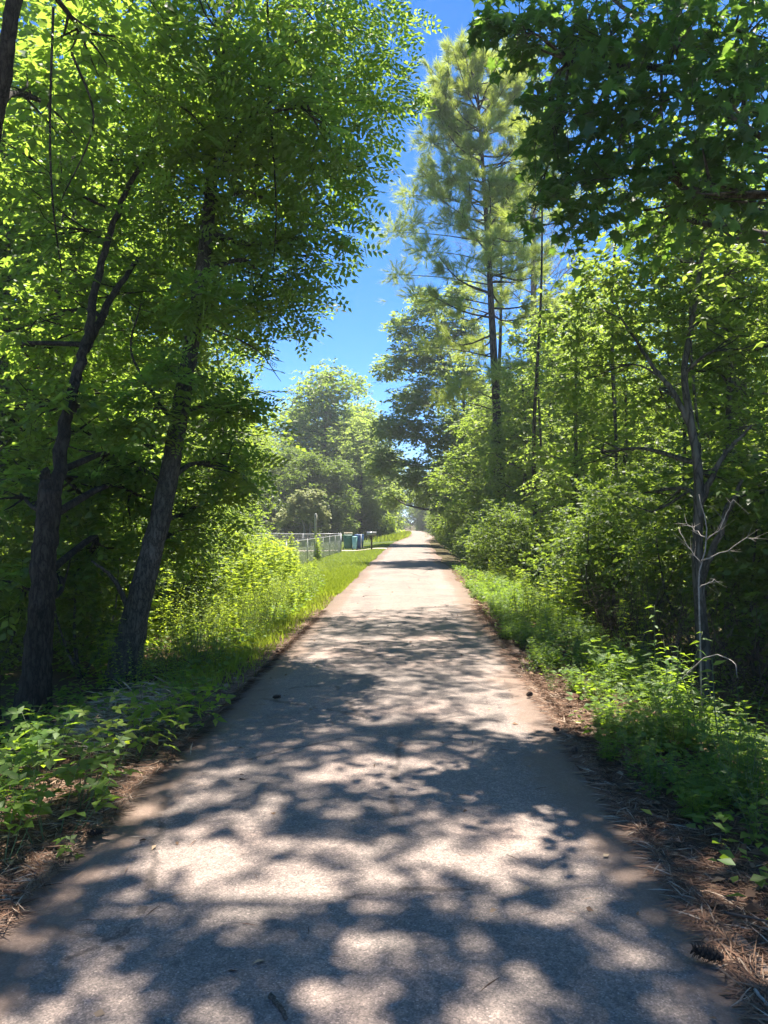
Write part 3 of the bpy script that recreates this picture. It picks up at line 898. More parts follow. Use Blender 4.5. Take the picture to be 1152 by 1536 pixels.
# left woods beside and behind the near trunks
taken = []
GL = 'trees of the woods left of the road'
for k, (x, y) in enumerate(scatter(fr, 34, (-24, -5.2), (10, 34), 2.1, lambda x, y: x < -4.6 - max(0, (y - 12)) * .12 and not (y > 28 and x > -7), taken)):
    tall = k % 3 == 0 and x < -8
    pr = PTALL[k % 2] if tall else PMID[k % 3]
    mt = M['leaf_canopy'] if k % 3 == 0 else (M['leaf_dark'] if k % 3 == 1 else None)
    put(pr, x, y, fr.uniform(.75, 1.1), fr.uniform(0, 6.28), f"{'tall ' if tall else ''}{hue(mt)} tree {'at the edge of' if x > -8 else 'deep in'} the left woods {zl(y)}", GL, mat=mt)
for k, (x, y) in enumerate(scatter(fr, 10, (-34, -14), (24, 60), 4, lambda x, y: x < -15 or y < 29, taken)):
    put(PTALL[k % 2], x, y, fr.uniform(.7, .95), fr.uniform(0, 6.28), 'tall mid green tree far inside the left woods beside the yard', GL)
put(PMID[0], -6.5, 27.5, .72, .4, 'small leafy tree at the end of the left woods above the sunlit weeds', mat=M['leaf_wood'])
put(PMID[2], -7.9, 29.5, .80, 2.0, 'rounded tree beside the yard corner, behind the tall weeds', mat=M['leaf_wood'])
put(PMID[1], -8.2, 24.5, .85, 3.1, 'leafy tree standing in sun behind the leaning trunk', mat=M['leaf_wood'])

# right woods
GR = 'trees of the woods right of the road'
taken = [(3.45, 9.2), (7.4, 17.5), (4.6, 6.2), (4.3, 36)]
for k, (x, y) in enumerate(scatter(fr, 56, (4.2, 22), (9.5, 46), 2.0, lambda x, y: x > 3.9 + .2 * math.sin(y), taken)):
    tall = x >= 7 and k % 5 == 0
    mt = M['leaf_dark'] if k % 3 == 1 else None
    put(PTALL[k % 2] if tall else PMID[k % 3], x, y, fr.uniform(.75, 1.15) * (.76 if y < 17 else 1), fr.uniform(0, 6.28), f"{'tall ' if tall else ''}{hue(mt)} tree {'at the edge of' if x < 7.5 else 'deep in'} the right woods {zr(y)}", GR, mat=mt)
for k, (x, y) in enumerate(scatter(fr, 14, (7, 34), (14, 60), 3.6, lambda x, y: True, taken)):
    put(PMID[k % 3], x, y, fr.uniform(1.0, 1.3), fr.uniform(0, 6.28), f"large mid green tree {'in' if x < 14 else 'far back in'} the right woods {zr(y)}", GR)

for k, (x, y, hh, r_) in enumerate([(4.4, 12.2, 6.5, .035), (4.9, 14.5, 8, .045), (5.6, 11.6, 6, .03), (4.7, 18.5, 9, .05), (5.4, 21, 9, .05), (6.3, 15.8, 8, .04), (4.2, 26, 9, .055), (5.9, 13.2, 7, .03)]):
    rq = np.random.default_rng(700 + k)
    lx, ly = rq.normal(0, .35, 2)
    cl = [(x + lx + rq.normal(0, .5), y + ly + rq.normal(0, .5), hh * f, .75, .75, .5, 380) for f in (.72, .84, .95)]
    tree('slender_tree', f"thin bare-stemmed sapling with a small high crown, {'first' if k == 0 else ['', 'taller one', 'short one', 'stout one', 'far one', 'deeper one', 'farthest one', 'crooked one'][k]} in the right woods", 'tree', [ground_pt(x, y), (x + lx * .2 + .1, y, hh * .35), (x + lx * .7 - .06, y + ly * .6, hh * .7), (x + lx, y + ly, hh)], r_, r_ * .4, cl, T_CARD, .11, M['leaf_wood'], M['bark_grey'], 700 + k, 'thin stems in the right woods')

# shrubs in the right edge and the left understory
GS = 'shrubs along the right edge of the woods'
taken = []
for k, (x, y) in enumerate(scatter(fr, 52, (3.3, 7.5), (7.2, 40), .8, lambda x, y: x > 3.0 + .25 * math.sin(y * 1.3) + (.25 if y < 10 else 0), taken)):
    sh_s = fr.uniform(.65, 1.25); put(PSHR[k % 3], x, y, sh_s, fr.uniform(0, 6.28), f"{'tall' if sh_s > .95 else 'low'} dark green shrub under the right woods {zr(y)}", GS)
GS2 = 'shrubs under the left trees'
taken = []
for k, (x, y) in enumerate(scatter(fr, 64, (-13, -3.7), (8.6, 27), .8, lambda x, y: x < -3.6 - max(0, y - 9) * .10 and x > -4.5 - (y - 8) * .55, taken)):
    mt = M['leaf_wood'] if k % 2 else M['leaf_dark']; put(PSHR[k % 3], x, y, fr.uniform(.6, 1.1), fr.uniform(0, 6.28), f"{hue(mt)} shrub in the shade under the left trees {zl(y)}", GS2, mat=mt)

taken = []
for k, (x, y) in enumerate(scatter(fr, 60, (1.5, 8), (24, 118), .9, lambda x, y: .9 < x - float(edge_r(y)) < 3.0, taken)):
    put(PSHR[k % 3], x, y, (fr.uniform(.55, .72) if k % 3 else fr.uniform(.85, 1.05)) * (1 + (y - 24) / 130), fr.uniform(0, 6.28), f"{'small' if k % 3 else 'larger'} green bush at the right roadside {'before the tall pine' if y < 36 else 'past the tall pine' if y < 70 else 'at the far bend'}", 'bushes along the far right roadside', mat=M['leaf_wood'] if (k % 3 == 0 and y > 45) else None)

# far end: overhanging trees, centre group, belt
put(POAK[1], 5.8, 50, .62, 1.9, 'leafy tree just beyond the pine on the right roadside', mat=M['leaf_dark'])
put(POAK[2], 6.6, 78, 1.0, 4.0, 'tall leafy tree on the right where the road starts to bend', mat=M['leaf_dark'])
put(POAK[0], 9.5, 46, .95, 2.2, 'broad tree behind the tall pine')
put(POAK[1], -11.0, 97, 1.30, 2.4, 'tallest round-crowned tree rising behind the fenced yard', mat=M['leaf_wood'])
put(POAK[2], -15.0, 102, 1.08, .6, 'broad hazy tree left of the tallest round-crowned one')
put(POAK[0], -8.2, 106, 1.12, 3.9, 'broad tree filling the gap right of the tallest round-crowned one')
put(POAK[0], -6.2, 90, .86, 5.2, 'leafy tree behind the mailbox at the left roadside')
put(POAK[1], -8.4, 80, .52, 3.3, 'rounded dark tree behind the trash bins', mat=M['leaf_dark'])
put(POAK[2], -4.6, 108, .80, 1.1, 'tree on the left where the road bends out of sight')
put(POAK[1], -20, 84, .8, 1.0, 'dark tree at the back left of the fenced yard', mat=M['leaf_dark'])
put(POAK[0], -13.5, 86, .62, 1.7, 'dense dark tree behind the back fence of the yard', mat=M['leaf_dark'])
put(POAK[2], -11.0, 80, .56, 2.7, 'low dark tree behind the small airy yard tree', mat=M['leaf_dark'])  # dark leaf colour here puts the shade behind the yard into the trees
put(POAK[0], 1.0, 196, 1.0, .7, 'far tree straight ahead closing the road at the bend')
put(POAK[1], 6.5, 184, .9, 2.7, 'far tree right of the one closing the road')
put(POAK[2], -5.5, 205, 1.0, 3.7, 'far tree left of the one closing the road')
put(POAK[0], 12.0, 172, 1.0, 1.7, 'far broad tree on the right of the bend')
put(POAK[1], -5.2, 142, .62, 2.2, 'low tree arching in from the left at the far end of the road', mat=M['leaf_wood'])
put(POAK[2], 6.2, 136, .70, 5.1, 'low tree arching in from the right at the far end of the road', mat=M['leaf_dark'])
put(POAK[0], 2.2, 178, .55, 5.6, 'low leafy tree where the road vanishes', mat=M['leaf_wood'])
GB = 'trees closing the view beyond the bend'
taken = [(-5.2, 142), (6.2, 136), (2.2, 178), (1, 196), (6.5, 184), (-5.5, 205), (12, 172)]
for k, (x, y) in enumerate(scatter(fr, 60, (-80, 70), (112, 240), 6.5, lambda x, y: abs(x - float(road_c(y))) > 5, taken)):
    put(POAK[k % 3], x, y, fr.uniform(.75, 1.15), fr.uniform(0, 6.28), 'distant tree in the belt closing the view beyond the bend', GB)
taken = []
for k, (x, y) in enumerate(scatter(fr, 18, (5.0, 30), (60, 125), 4.6, lambda x, y: x - float(road_c(y)) > 4.0, taken)):
    put(POAK[k % 3], x, y, fr.uniform(.6, .95), fr.uniform(0, 6.28), 'far tree lining the right side of the road past the pine', 'far trees on the right side', mat=M['leaf_dark'] if k % 2 else None)
taken = []
for k, (x, y) in enumerate(scatter(fr, 14, (-46, -17), (58, 110), 5.5, lambda x, y: True, taken)):
    put(POAK[k % 3], x, y, fr.uniform(.7, 1.0), fr.uniform(0, 6.28), 'far tree behind the yard and the left woods', 'far trees behind the yard')
# dark tree leaning over the road from the right
g = ground_pt(4.4, 58)
tree('overhanging_tree', 'dark tree leaning over the road from the right, beyond the pine', 'tree', [g, (4.2, 58, 4), (3.4, 58, 9), (2.2, 58.3, 14), (1.6, 58.4, 18)], .25, .07,
     [C(*a) for a in [(690, 560, 57, 2.0, 1300), (640, 590, 58, 2.0, 1300), (600, 640, 58, 1.8, 1200), (650, 650, 57, 2.1, 1400), (580, 690, 60, 1.6, 1000), (620, 710, 58, 1.7, 1100), (670, 710, 56, 2.0, 1300), (610, 600, 60, 1.6, 900),
                      (655, 540, 60, 1.7, 1000), (640, 740, 60, 1.4, 800), (700, 640, 55, 2.0, 1200), (680, 760, 54, 1.6, 900), (700, 500, 60, 1.8, 900), (590, 745, 62, 1.2, 500), (640, 455, 59, 1.6, 800), (605, 490, 59, 1.5, 800), (690, 440, 60, 1.6, 800), (620, 530, 58, 1.7, 1000), (582, 550, 60, 1.4, 700), (665, 500, 59, 1.8, 1000), (575, 640, 60, 1.3, 700), (565, 700, 61, 1.1, 500)]],
     T_CARD, .24, M['leaf_far'], M['bark_grey'], 29, dens=2.0, m=7)
g = ground_pt(3.9, 44)
tree('roadside_tree', 'sunlit small tree bulging from the right woods just past the pine, above the road edge', 'tree', [g, (3.8, 44, 2), (3.4, 44, 5)], .10, .03,
     [C(*a) for a in [(690, 690, 43, 1.2, 900), (660, 720, 44, 1.0, 700), (710, 740, 42, 1.2, 900), (680, 770, 43, 1.0, 700), (700, 640, 44, 1.1, 700), (730, 700, 42, 1.1, 700), (665, 785, 45, .8, 500), (715, 790, 40, .9, 600), (690, 805, 42, .8, 500)]],
     T_CARD, .16, M['leaf_wood'], M['bark_grey'], 30, m=7)
# remove the prototypes themselves
for pr in PROTOS:
    for ch in KIDS[pr.name]: bpy.data.objects.remove(ch)
    bpy.data.objects.remove(pr)

# ---- the tall pine
def pine(name, label, bx, by, top, Hh, z0, rmax, seed, ntw=1.0, extra_tufts=(), girth=.27):
    rng = np.random.default_rng(seed)
    b0 = np.array(ground_pt(bx, by))
    root = empty(name, b0); tag(root, label, 'pine tree')
    tp = spline([b0 - (0, 0, .3), b0 + (top[0] * .15 - .2, top[1] * .2, Hh * .3), b0 + (top[0] * .6, top[1] * .5, Hh * .65), b0 + (top[0], top[1], Hh)], 26)
    rr_ = np.linspace(girth, girth * .15, 26); rr_[0] *= 1.25
    mb = MB(); mb.tube(tp, rr_, 12, .04, rng); mb.build('trunk', M['bark_pine'], root, b0, True)
    bb = MB(); P_, D_ = [], []
    nb = int(105 * ntw)
    specs = []
    for k in range(nb):
        t = (k / nb) ** .80
        z = z0 + (Hh * .995 - z0) * t
        # profile: a few long ragged low limbs, dense upper crown
        prof = np.interp(t, [0, .12, .28, .42, .55, .75, .9, 1], [.75, 1.0, 1.0, .66, .74, .70, .52, .16])
        sparse = t < .42
        if sparse and rng.uniform() < .45: continue
        specs.append((z, rng.uniform(0, 6.28) if k % 2 else k * 2.4, rmax * prof * rng.uniform(.6, 1.05), t))
    for z, a, ln, t in specs:
        f = np.array([np.interp(z + b0[2], tp[:, 2], tp[:, c]) for c in range(3)])
        up = .10 + .55 * t
        d = np.array([math.cos(a), math.sin(a), up])
        e = f + d * ln
        mid = (f + e) / 2 + np.array([0, 0, -.06 * ln]) + rng.normal(0, .07, 3) * ln
        lp = spline([f, mid, e], 7)
        bb.tube(lp, np.linspace(.018 + .012 * ln, .008, 7), 4, 0, rng, caps=False)
        for s in range(int(4 + ln * 2.6)):
            u_ = rng.uniform(.38, 1.0)
            q0 = lp[min(6, int(u_ * 6.99))]
            sd = unit(d + rng.normal(0, .75, 3) + (0, 0, .25)) 
            l2 = rng.uniform(.35, .8) * (1.1 - .4 * t) * min(1, .4 + ln / 4)
            q1 = q0 + sd * l2
            bb.tube(np.array([q0, (q0 + q1) / 2 + rng.normal(0, .03, 3), q1]), [.010, .007, .004], 3, 0, rng, caps=False)
            nn = int((6 + 3 * t) * ntw)
            w = rng.uniform(.35, 1.05, (nn, 1))
            P_.append(q0 + (q1 - q0) * w + rng.normal(0, .07, (nn, 3)))
            D_.append(unit(sd + rng.normal(0, .45, (nn, 3)) + (0, 0, .2)))
    for (c, r, n) in extra_tufts:
        c = np.asarray(c, float)
        f = np.array([np.interp(c[2] - .5, tp[:, 2], tp[:, q]) for q in range(3)])
        bb.tube(spline([f, (f + c) / 2 + (0, 0, .1), c], 6), np.linspace(.035, .008, 6), 4, 0, rng, caps=False)
        w = rng.normal(0, 1, (n, 3)) * (r * .55, r * .55, r * .28)
        P_.append(c + w); D_.append(unit(unit(w) + rng.normal(0, .4, (n, 3)) + (0, 0, .35)))
    bb.build('branch', M['bark_pine'], root, b0)
    P_ = np.concatenate(P_); D_ = np.concatenate(D_)
    leaf_obj('needles', T_NEEDLE, P_, D_, unit(rng.normal(0, 1, (len(P_), 3))), .40 * rng.uniform(.8, 1.2, len(P_)), M['needle'], root, b0, rng)
    return root, tp


PY = 36.0
px_, pz_ = (758 - 620) / F_PX * PY, 0
root_p, tp_p = pine('pine_tree', 'tall yellow-green pine towering over the road on the right', px_, PY, (-1.35, .3), 24.0, 9.5, 4.4, 31, 1.15,
     [(at(748, 560, PY - .6), .75, 90), (at(690, 582, PY - .4), .8, 90), (at(665, 600, PY), .6, 60), (at(790, 545, PY), .6, 50), (at(770, 395, PY - .6), 1.0, 120), (at(640, 520, PY), .8, 60), (at(700, 400, PY), .9, 80), (at(620, 330, PY), .9, 90), (at(660, 270, PY), .9, 90), (at(600, 410, PY), .7, 60), (at(590, 345, PY), .8, 90), (at(618, 290, PY), .8, 80), (at(640, 375, PY), .9, 90), (at(625, 440, PY), .7, 60), (at(645, 210, PY), .8, 90), (at(655, 140, PY), .7, 80), (at(680, 330, PY), .9, 90), (at(760, 320, PY), .9, 80), (at(665, 455, PY), .7, 60)])
pine('pine_tree', 'second slimmer pine close behind the tall yellow-green pine', (748 - 620) / F_PX * 43, 43, (.2, .3), 20, 14, 1.5, 32, .4, girth=.19)
pine('pine_tree', 'slender pine stem with a high thin crown inside the right woods', (812 - 620) / F_PX * 24, 24.5, (.15, .2), 15, 11.5, 1.2, 33, .35, girth=.085)

# vine cloaking the pine's foot
def cloak(name, label, path, rads, n, tmpl, size, mat, seed):
    rng = np.random.default_rng(seed)
    path = np.asarray(path, float)
    b0 = path[0].copy(); root = empty(name, b0); tag(root, label, 'vine')
    k = rng.uniform(0, len(path) - 1.001, n); i_ = k.astype(int); t = (k - i_)[:, None]
    c = path[i_] * (1 - t) + path[i_ + 1] * t
    a = rng.uniform(0, 6.28, n); R = np.interp(k, np.arange(len(path)), rads)
    R = R * (1 + .28 * np.sin(3 * a + k * 2.1) + .2 * np.sin(5 * a - k * 3.3)) * rng.uniform(.6, 1.05, n)
    o_ = np.stack([np.cos(a), np.sin(a), np.zeros(n)], -1)
    P_ = c + o_ * R[:, None] + rng.normal(0, .05, (n, 3))
    D_ = unit(o_ * .5 + np.array([0, 0, -.9]) + rng.normal(0, .45, (n, 3)))
    Nn = unit(o_ + np.array([0, 0, .6]) + rng.normal(0, .35, (n, 3)))
    leaf_obj('foliage', tmpl, P_, D_, Nn, size * rng.uniform(.7, 1.25, n), mat, root, b0, rng)
    mb = MB()
    for s in range(4):
        a0 = rng.uniform(0, 6.28); tt_ = np.linspace(0, len(path) - 1.01, 16); i2 = tt_.astype(int); f = (tt_ - i2)[:, None]
        cc = path[i2] * (1 - f) + path[i2 + 1] * f
        rr_ = np.interp(tt_, np.arange(len(path)), rads) * .55
        ang = a0 + tt_ * .7
        mb.tube(cc + np.stack([np.cos(ang) * rr_, np.sin(ang) * rr_, 0 * ang], -1), .012, 4, 0, rng)
    mb.build('stem', M['twig_brown'], root, b0)
    return root


pp = tp_p[[0, 2, 4, 6, 8]]
cloak('vine', 'leafy vine cloaking the lower trunk of the tall pine', pp, [1.1, .9, .75, .5, .3], 3400, T_CARD, .15, M['leaf_dark'], 41)

# ---- dead tree behind the pine, bare pinkish branches against the sky
def bare_tree(name, label, cat, base, Hh, r0, spread, seed, mat, n1=26, n2=6, n3=4, zb=.45, lean=(0, 0)):
    rng = np.random.default_rng(seed)
    b0 = np.asarray(base, float)
    root = empty(name, b0); tag(root, label, cat)
    mb = MB(); tp = spline([b0 - (0, 0, .2), b0 + (lean[0] * .4, lean[1] * .4, Hh * .5), b0 + (lean[0], lean[1], Hh)], 20)
    mb.tube(tp, np.linspace(r0, r0 * .12, 20), 8, .05, rng); mb.build('trunk', mat, root, b0, True)
    bb = MB()
    for k in range(n1):
        t = zb + (1 - zb) * (k + .5) / n1
        f = tp[min(19, int(t * 19))]
        a = k * 2.4 + rng.uniform(-.6, .6)
        ln = spread * (1.15 - t * .75) * rng.uniform(.7, 1.2)
        d = unit([math.cos(a), math.sin(a), rng.uniform(.5, 1.1)])
        e = f + d * ln; lp = spline([f, (f + e) / 2 + rng.normal(0, .07, 3) * ln, e + (0, 0, .1 * ln)], 7)
        rb_ = max(.012, r0 * .22 * (1.2 - t))
        bb.tube(lp, np.linspace(rb_, rb_ * .25, 7), 4, 0, rng, caps=False)
        for s in range(n2):
            q0 = lp[int(rng.integers(2, 7))]; d2 = unit(d + rng.normal(0, .6, 3)); l2 = ln * rng.uniform(.25, .5)
            q1 = q0 + d2 * l2
            bb.tube(np.array([q0, (q0 + q1) / 2 + rng.normal(0, .05, 3) * l2, q1]), [rb_ * .4, rb_ * .3, rb_ * .15], 3, 0, rng, caps=False)
            for w in range(n3):
                q2 = q0 + (q1 - q0) * rng.uniform(.3, 1); q3 = q2 + unit(d2 + rng.normal(0, .7, 3)) * l2 * rng.uniform(.3, .6)
                bb.tube(np.array([q2, q3]), [rb_ * .2, rb_ * .1], 3, 0, rng, caps=False)
    bb.build('branch', mat, root, b0)
    return root


bare_tree('dead_tree', 'tall dead tree with bare pinkish branches behind the pine top', 'dead tree', ground_pt(7.8, 50), 32, .36, 5.6, 51, M['bark_dead'], 40, 11, 7, .42)
bare_tree('dead_tree', 'grey leafless treetop lower down behind the pine, beside the blue sky', 'dead tree', ground_pt(2.6 + 1.2, 58), 19, .2, 4.0, 52, M['bark_grey'], 26, 8, 5, .5)

# ---- pale dead sapling at the right edge of the woods
def sapling(base, stems, label, mat, seed):
    rng = np.random.default_rng(seed)
    b0 = np.asarray(base, float); root = empty('dead_sapling', b0); tag(root, label, 'dead sapling')
    for k, (pts, r0, r1) in enumerate(stems):
        mb = MB(); sp = spline(pts, 9); sp[1:-1] += rng.normal(0, .008, (7, 3))
        mb.tube(sp, np.linspace(r0, r1, 9), 6, .05, rng)
        if k:
            for s in range(10):
                i_ = int(rng.integers(2, 9)); q0 = sp[i_]; q1 = q0 + unit(sp[min(8, i_)] - sp[i_ - 1] + rng.normal(0, .03, 3)) * rng.uniform(.05, .20)
                mb.tube(np.array([q0, q1]), [r1 * .7, r1 * .25], 3, 0, rng, caps=False)
        mb.build('trunk' if k == 0 else 'branch', mat, root, b0)
    return root


SY = 7.4
sapling(ground_pt(2.72, SY), [
    ([ground_pt(2.72, SY), at(1042, 900, SY), at(1041, 850, SY), at(1052, 800, SY), at(1047, 765, SY), at(1042, 742, SY)], .010, .003),
    ([at(1052, 810, SY), at(1070, 795, SY - .1), at(1085, 768, SY - .15), at(1092, 750, SY - .2)], .007, .003),
    ([at(1050, 805, SY), at(1035, 795, SY + .1), at(1022, 780, SY + .1)], .006, .003),
    ([at(1045, 840, SY), at(1080, 828, SY - .15), at(1105, 808, SY - .3), at(1128, 806, SY - .35)], .007, .003),
    ([at(1042, 880, SY), at(1060, 870, SY), at(1075, 872, SY)], .005, .002),
    ([at(1045, 845, SY), at(1030, 825, SY), at(1012, 790, SY + .15)], .005, .002)], 'bare bleached sapling with forked twigs in front of the dark right woods', M['twig_pale'], 61)
sapling(ground_pt(2.35, 6.3), [([ground_pt(2.1, 7.0), at(1010, 1020, 6.8), at(1052, 978, 6.5), at(1078, 983, 6.3), at(1090, 990, 6.2), at(1096, 1012, 6.15)], .006, .003)], 'fallen grey stick arching over the ditch below the bleached sapling', M['twig_pale'], 62)

# ---- low thicket of bare brown twigs in the right woods' edge
rng = np.random.default_rng(63)
mb = MB()
for k in range(420):
    x, y = rng.uniform(2.7, 5.2), rng.uniform(8.5, 20)
    if x < 2.7 + .1 * (y - 8): x += .5
    b0 = np.array(ground_pt(x, y)); h = rng.uniform(.5, 1.5)
    e = b0 + (rng.normal(0, .35), rng.normal(0, .35), h)
    mb.tube(spline([b0, (b0 + e) / 2 + rng.normal(0, .1, 3), e], 5), np.linspace(.007, .002, 5), 3, 0, rng, caps=False)
    for s in range(3):
        q = b0 + (e - b0) * rng.uniform(.35, .95); mb.tube(np.array([q, q + rng.normal(0, .22, 3) + (0, 0, .12)]), [.004, .0015], 3, 0, rng, caps=False)
tag(mb.build('brush_thicket', M['twig_brown']), 'tangle of bare brown twigs at the foot of the right woods', 'brush', kind='stuff')

# ------------------------------------------------------------------ weeds and herbs
def herb(name, label, cat, base, Hh, nst, nl_, tmpl, size, mat, seed, spread=.25, group=None, leaves='foliage', key=None, top_small=.55, droop=.35, stem_r=.006, z0=.12, flat=.35):
    """a clump of upright leafy stems"""
    rng = np.random.default_rng(seed)
    b0 = np.asarray(base, float); root = empty(name, b0); tag(root, label, cat, group)
    mb = MB(); P_, D_, N_, S_ = [], [], [], []
    for s in range(nst):
        a = rng.uniform(0, 6.28); l_ = rng.uniform(.3, 1) * spread
        h = Hh * rng.uniform(.7, 1.0) if s else Hh
        f = b0 + (math.cos(a) * l_ * .25, math.sin(a) * l_ * .25, -.03)
        e = b0 + (math.cos(a) * l_, math.sin(a) * l_, h)
        sp = spline([f, (f + e) / 2 + rng.normal(0, .03, 3) * h, e], 8)
        mb.tube(sp, np.linspace(stem_r, stem_r * .35, 8), 5, 0, rng)
        for k in range(nl_):
            t = z0 + (1 - z0) * (k + rng.uniform(.2, .8)) / nl_
            p_ = sp[0] * 0 + np.array([np.interp(t, np.linspace(0, 1, 8), sp[:, c]) for c in range(3)])
            aa = k * 2.4 + s + rng.uniform(-.4, .4)
            d = np.array([math.cos(aa), math.sin(aa), rng.uniform(-.2, .5) - droop * (1 - t)])
            P_.append(p_); D_.append(d); N_.append(unit(np.array([-d[0] * .2, -d[1] * .2, 1]) + rng.normal(0, flat, 3))); S_.append(size * (1 - (1 - top_small) * t) * rng.uniform(.75, 1.2))
    mb.build('stem', M['stem_green'], root, b0)
    P_, D_, N_, S_ = map(np.array, (P_, D_, N_, S_))
    if leaves == 'leaf':
        place_leaves(tmpl, key, P_, D_, N_, S_, mat, root, b0, rng)
    else:
        leaf_obj('foliage', tmpl, P_, D_, N_, S_, mat, root, b0, rng)
    return root


# right: pokeweed-like plants catching light in the ditch, leaf by leaf
for k, (px, py, Y, Hh, ns, lab) in enumerate([
        (985, 902, 8.0, .98, 1, 'tallest lance-leaved weed standing in the ditch before the dark woods'),
        (1022, 945, 7.2, .80, 2, 'lance-leaved weed with spreading sunlit leaves left of the bleached sapling'),
        (1083, 1012, 5.9, .72, 1, 'lance-leaved weed with a sunlit rosette below the fallen grey stick'),
        (1000, 965, 7.0, .62, 3, 'bushy lance-leaved weed low in the middle of the ditch'),
        (1046, 1030, 6.0, .55, 2, 'short lance-leaved weed with pale tips beside the sunlit rosette')]):
    p_ = at(px, py, Y)
    herb('lance_leaved_weed', lab, 'weed', ground_pt(p_[0], Y), Hh + .10, ns, 15, T_LANCE, .19, M['leaf_herb'], 200 + k, .22, leaves='leaf', key='lance', z0=.3, stem_r=.007)
# right: small broadleaf plants on the verge edge
for k, (px, py, lab) in enumerate([
        (1118, 1218, 'small bright green plant on the litter at the right edge of the picture'),
        (1085, 1300, 'tiny green seedling in the needle litter, right of the road'),
        (1010, 1190, 'low bushy plant at the end of the feathery weeds on the right'),
        (905, 1108, 'bluish-green low plant hugging the ground beside the right shoulder'),
        (945, 1120, 'dull green low plant between the feathery weeds and the right shoulder'),
        (880, 1050, 'small plant with yellowish leaves on the right shoulder'),
        (1130, 1270, 'leafy plant in the bottom right corner of the weeds')]):
    Y = 1.62 * F_PX / (py - 785) * (1.06)
    x = (px - 620) / F_PX * Y
    herb('broadleaf_weed', lab, 'weed', ground_pt(x, Y), [.28, .10, .32, .16, .18, .2, .35][k], [3, 1, 6, 7, 6, 4, 6][k], 7, T_OVATE, [.10, .05, .10, .11, .10, .08, .10][k], M['leaf_herb'], 220 + k, [.2, .05, .3, .35, .3, .2, .3][k], leaves='leaf', key='ov_herb', z0=.35, stem_r=.003)
# left foreground: three-leaved vine plants
LF = [(20, 1190, 'three-leaved vine plant at the left edge, nearest the camera'), (75, 1165, 'three-leaved vine plant with large leaves beside the needle litter on the left'), (115, 1205, 'three-leaved vine plant at the front tip of the left foreground greenery'),
      (40, 1245, 'low three-leaved vine plant lowest in the left corner'), (150, 1150, 'dark three-leaved vine plant in shade on the left shoulder'), (95, 1115, 'three-leaved vine plant behind the shaded ones on the left'),
      (235, 1060, 'bright sunlit three-leaved plant on the left verge beside the road'), (275, 1050, 'glowing yellow-green plant leaning towards the road on the left'), (205, 1085, 'three-leaved plant before the strip of dry grass on the left'),
      (60, 1085, 'leafy plant at the foot of the dark broken trunk'), (10, 1110, 'leafy plant at the left edge below the dark trunks'), (310, 1010, 'leafy plant with rounded leaves on the left verge past the glowing one'), (130, 1230, 'smallest three-leaved plant standing alone on the needle litter')]
for k, (px, py, lab) in enumerate(LF):
    Y = 1.60 * F_PX / (py + 45 - 785)
    x = (px - 620) / F_PX * Y
    x -= .16 if k < 6 else .05
    small = k == 12
    herb('vine_plant', lab, 'plant', ground_pt(x, Y), .14 if small else .42, 1 if small else 7, 5, T_TRI, .10 if small else .185, M['leaf_weed'] if k in (6, 7, 8) else M['leaf_herb'], 240 + k, .1 if small else .42, leaves='leaf', key='tri_w' if k in (6, 7, 8) else 'tri_h', z0=.45, stem_r=.0035, top_small=.8, flat=.3)  # plants in sun take the brighter leaf colours, sunlight put into the colour

# tall sunlit weeds on the left, prototypes and copies
def weed_proto(kind, seed):
    if kind == 0: return herb('tall_weed', 'w', 'weed', (0, 0, 0), 1.55, 6, 16, T_LOBE, .26, M['leaf_weed'], seed, .42, z0=.12, stem_r=.008)
    if kind == 1: return herb('bushy_weed', 'w', 'weed', (0, 0, 0), 1.0, 13, 26, T_OVATE, .075, M['leaf_weed'], seed, .5, z0=.1, stem_r=.005, droop=.1, flat=.5)
    if kind == 2: return herb('feathery_weed', 'w', 'weed', (0, 0, 0), .5, 11, 13, T_FERN, .17, M['leaf_herb'], seed, .32, z0=.15, stem_r=.003, droop=.1)
    if kind == 4: return herb('leafy_weed', 'w', 'weed', (0, 0, 0), .48, 10, 12, T_OVATE, .065, M['leaf_dark'], seed, .30, z0=.15, stem_r=.003, droop=.2, flat=.5)
    if kind == 5: return herb('slender_weed', 'w', 'weed', (0, 0, 0), .62, 6, 16, T_LANCE, .11, M['leaf_herb'], seed, .22, z0=.2, stem_r=.003, droop=.1)
    if kind == 3: return herb('small_leaved_weed', 'w', 'weed', (0, 0, 0), .75, 14, 22, T_CARD, .055, M['leaf_weed'], seed, .45, z0=.15, stem_r=.004, droop=.1, flat=.5)


WP = {k: [weed_proto(k, 300 + 10 * k + s) for s in range(3)] for k in range(6)}


def put_weed(kind, k, x, y, s, label, group, sz=None):
    o = copy_tree(WP[kind][k % 3]); o.location = ground_pt(x, y); o.scale = (s, s, sz or s); o.rotation_euler = (fr.normal(0, .06), fr.normal(0, .06), fr.uniform(0, 6.28))
    tag(o, label, None, group)
    return o


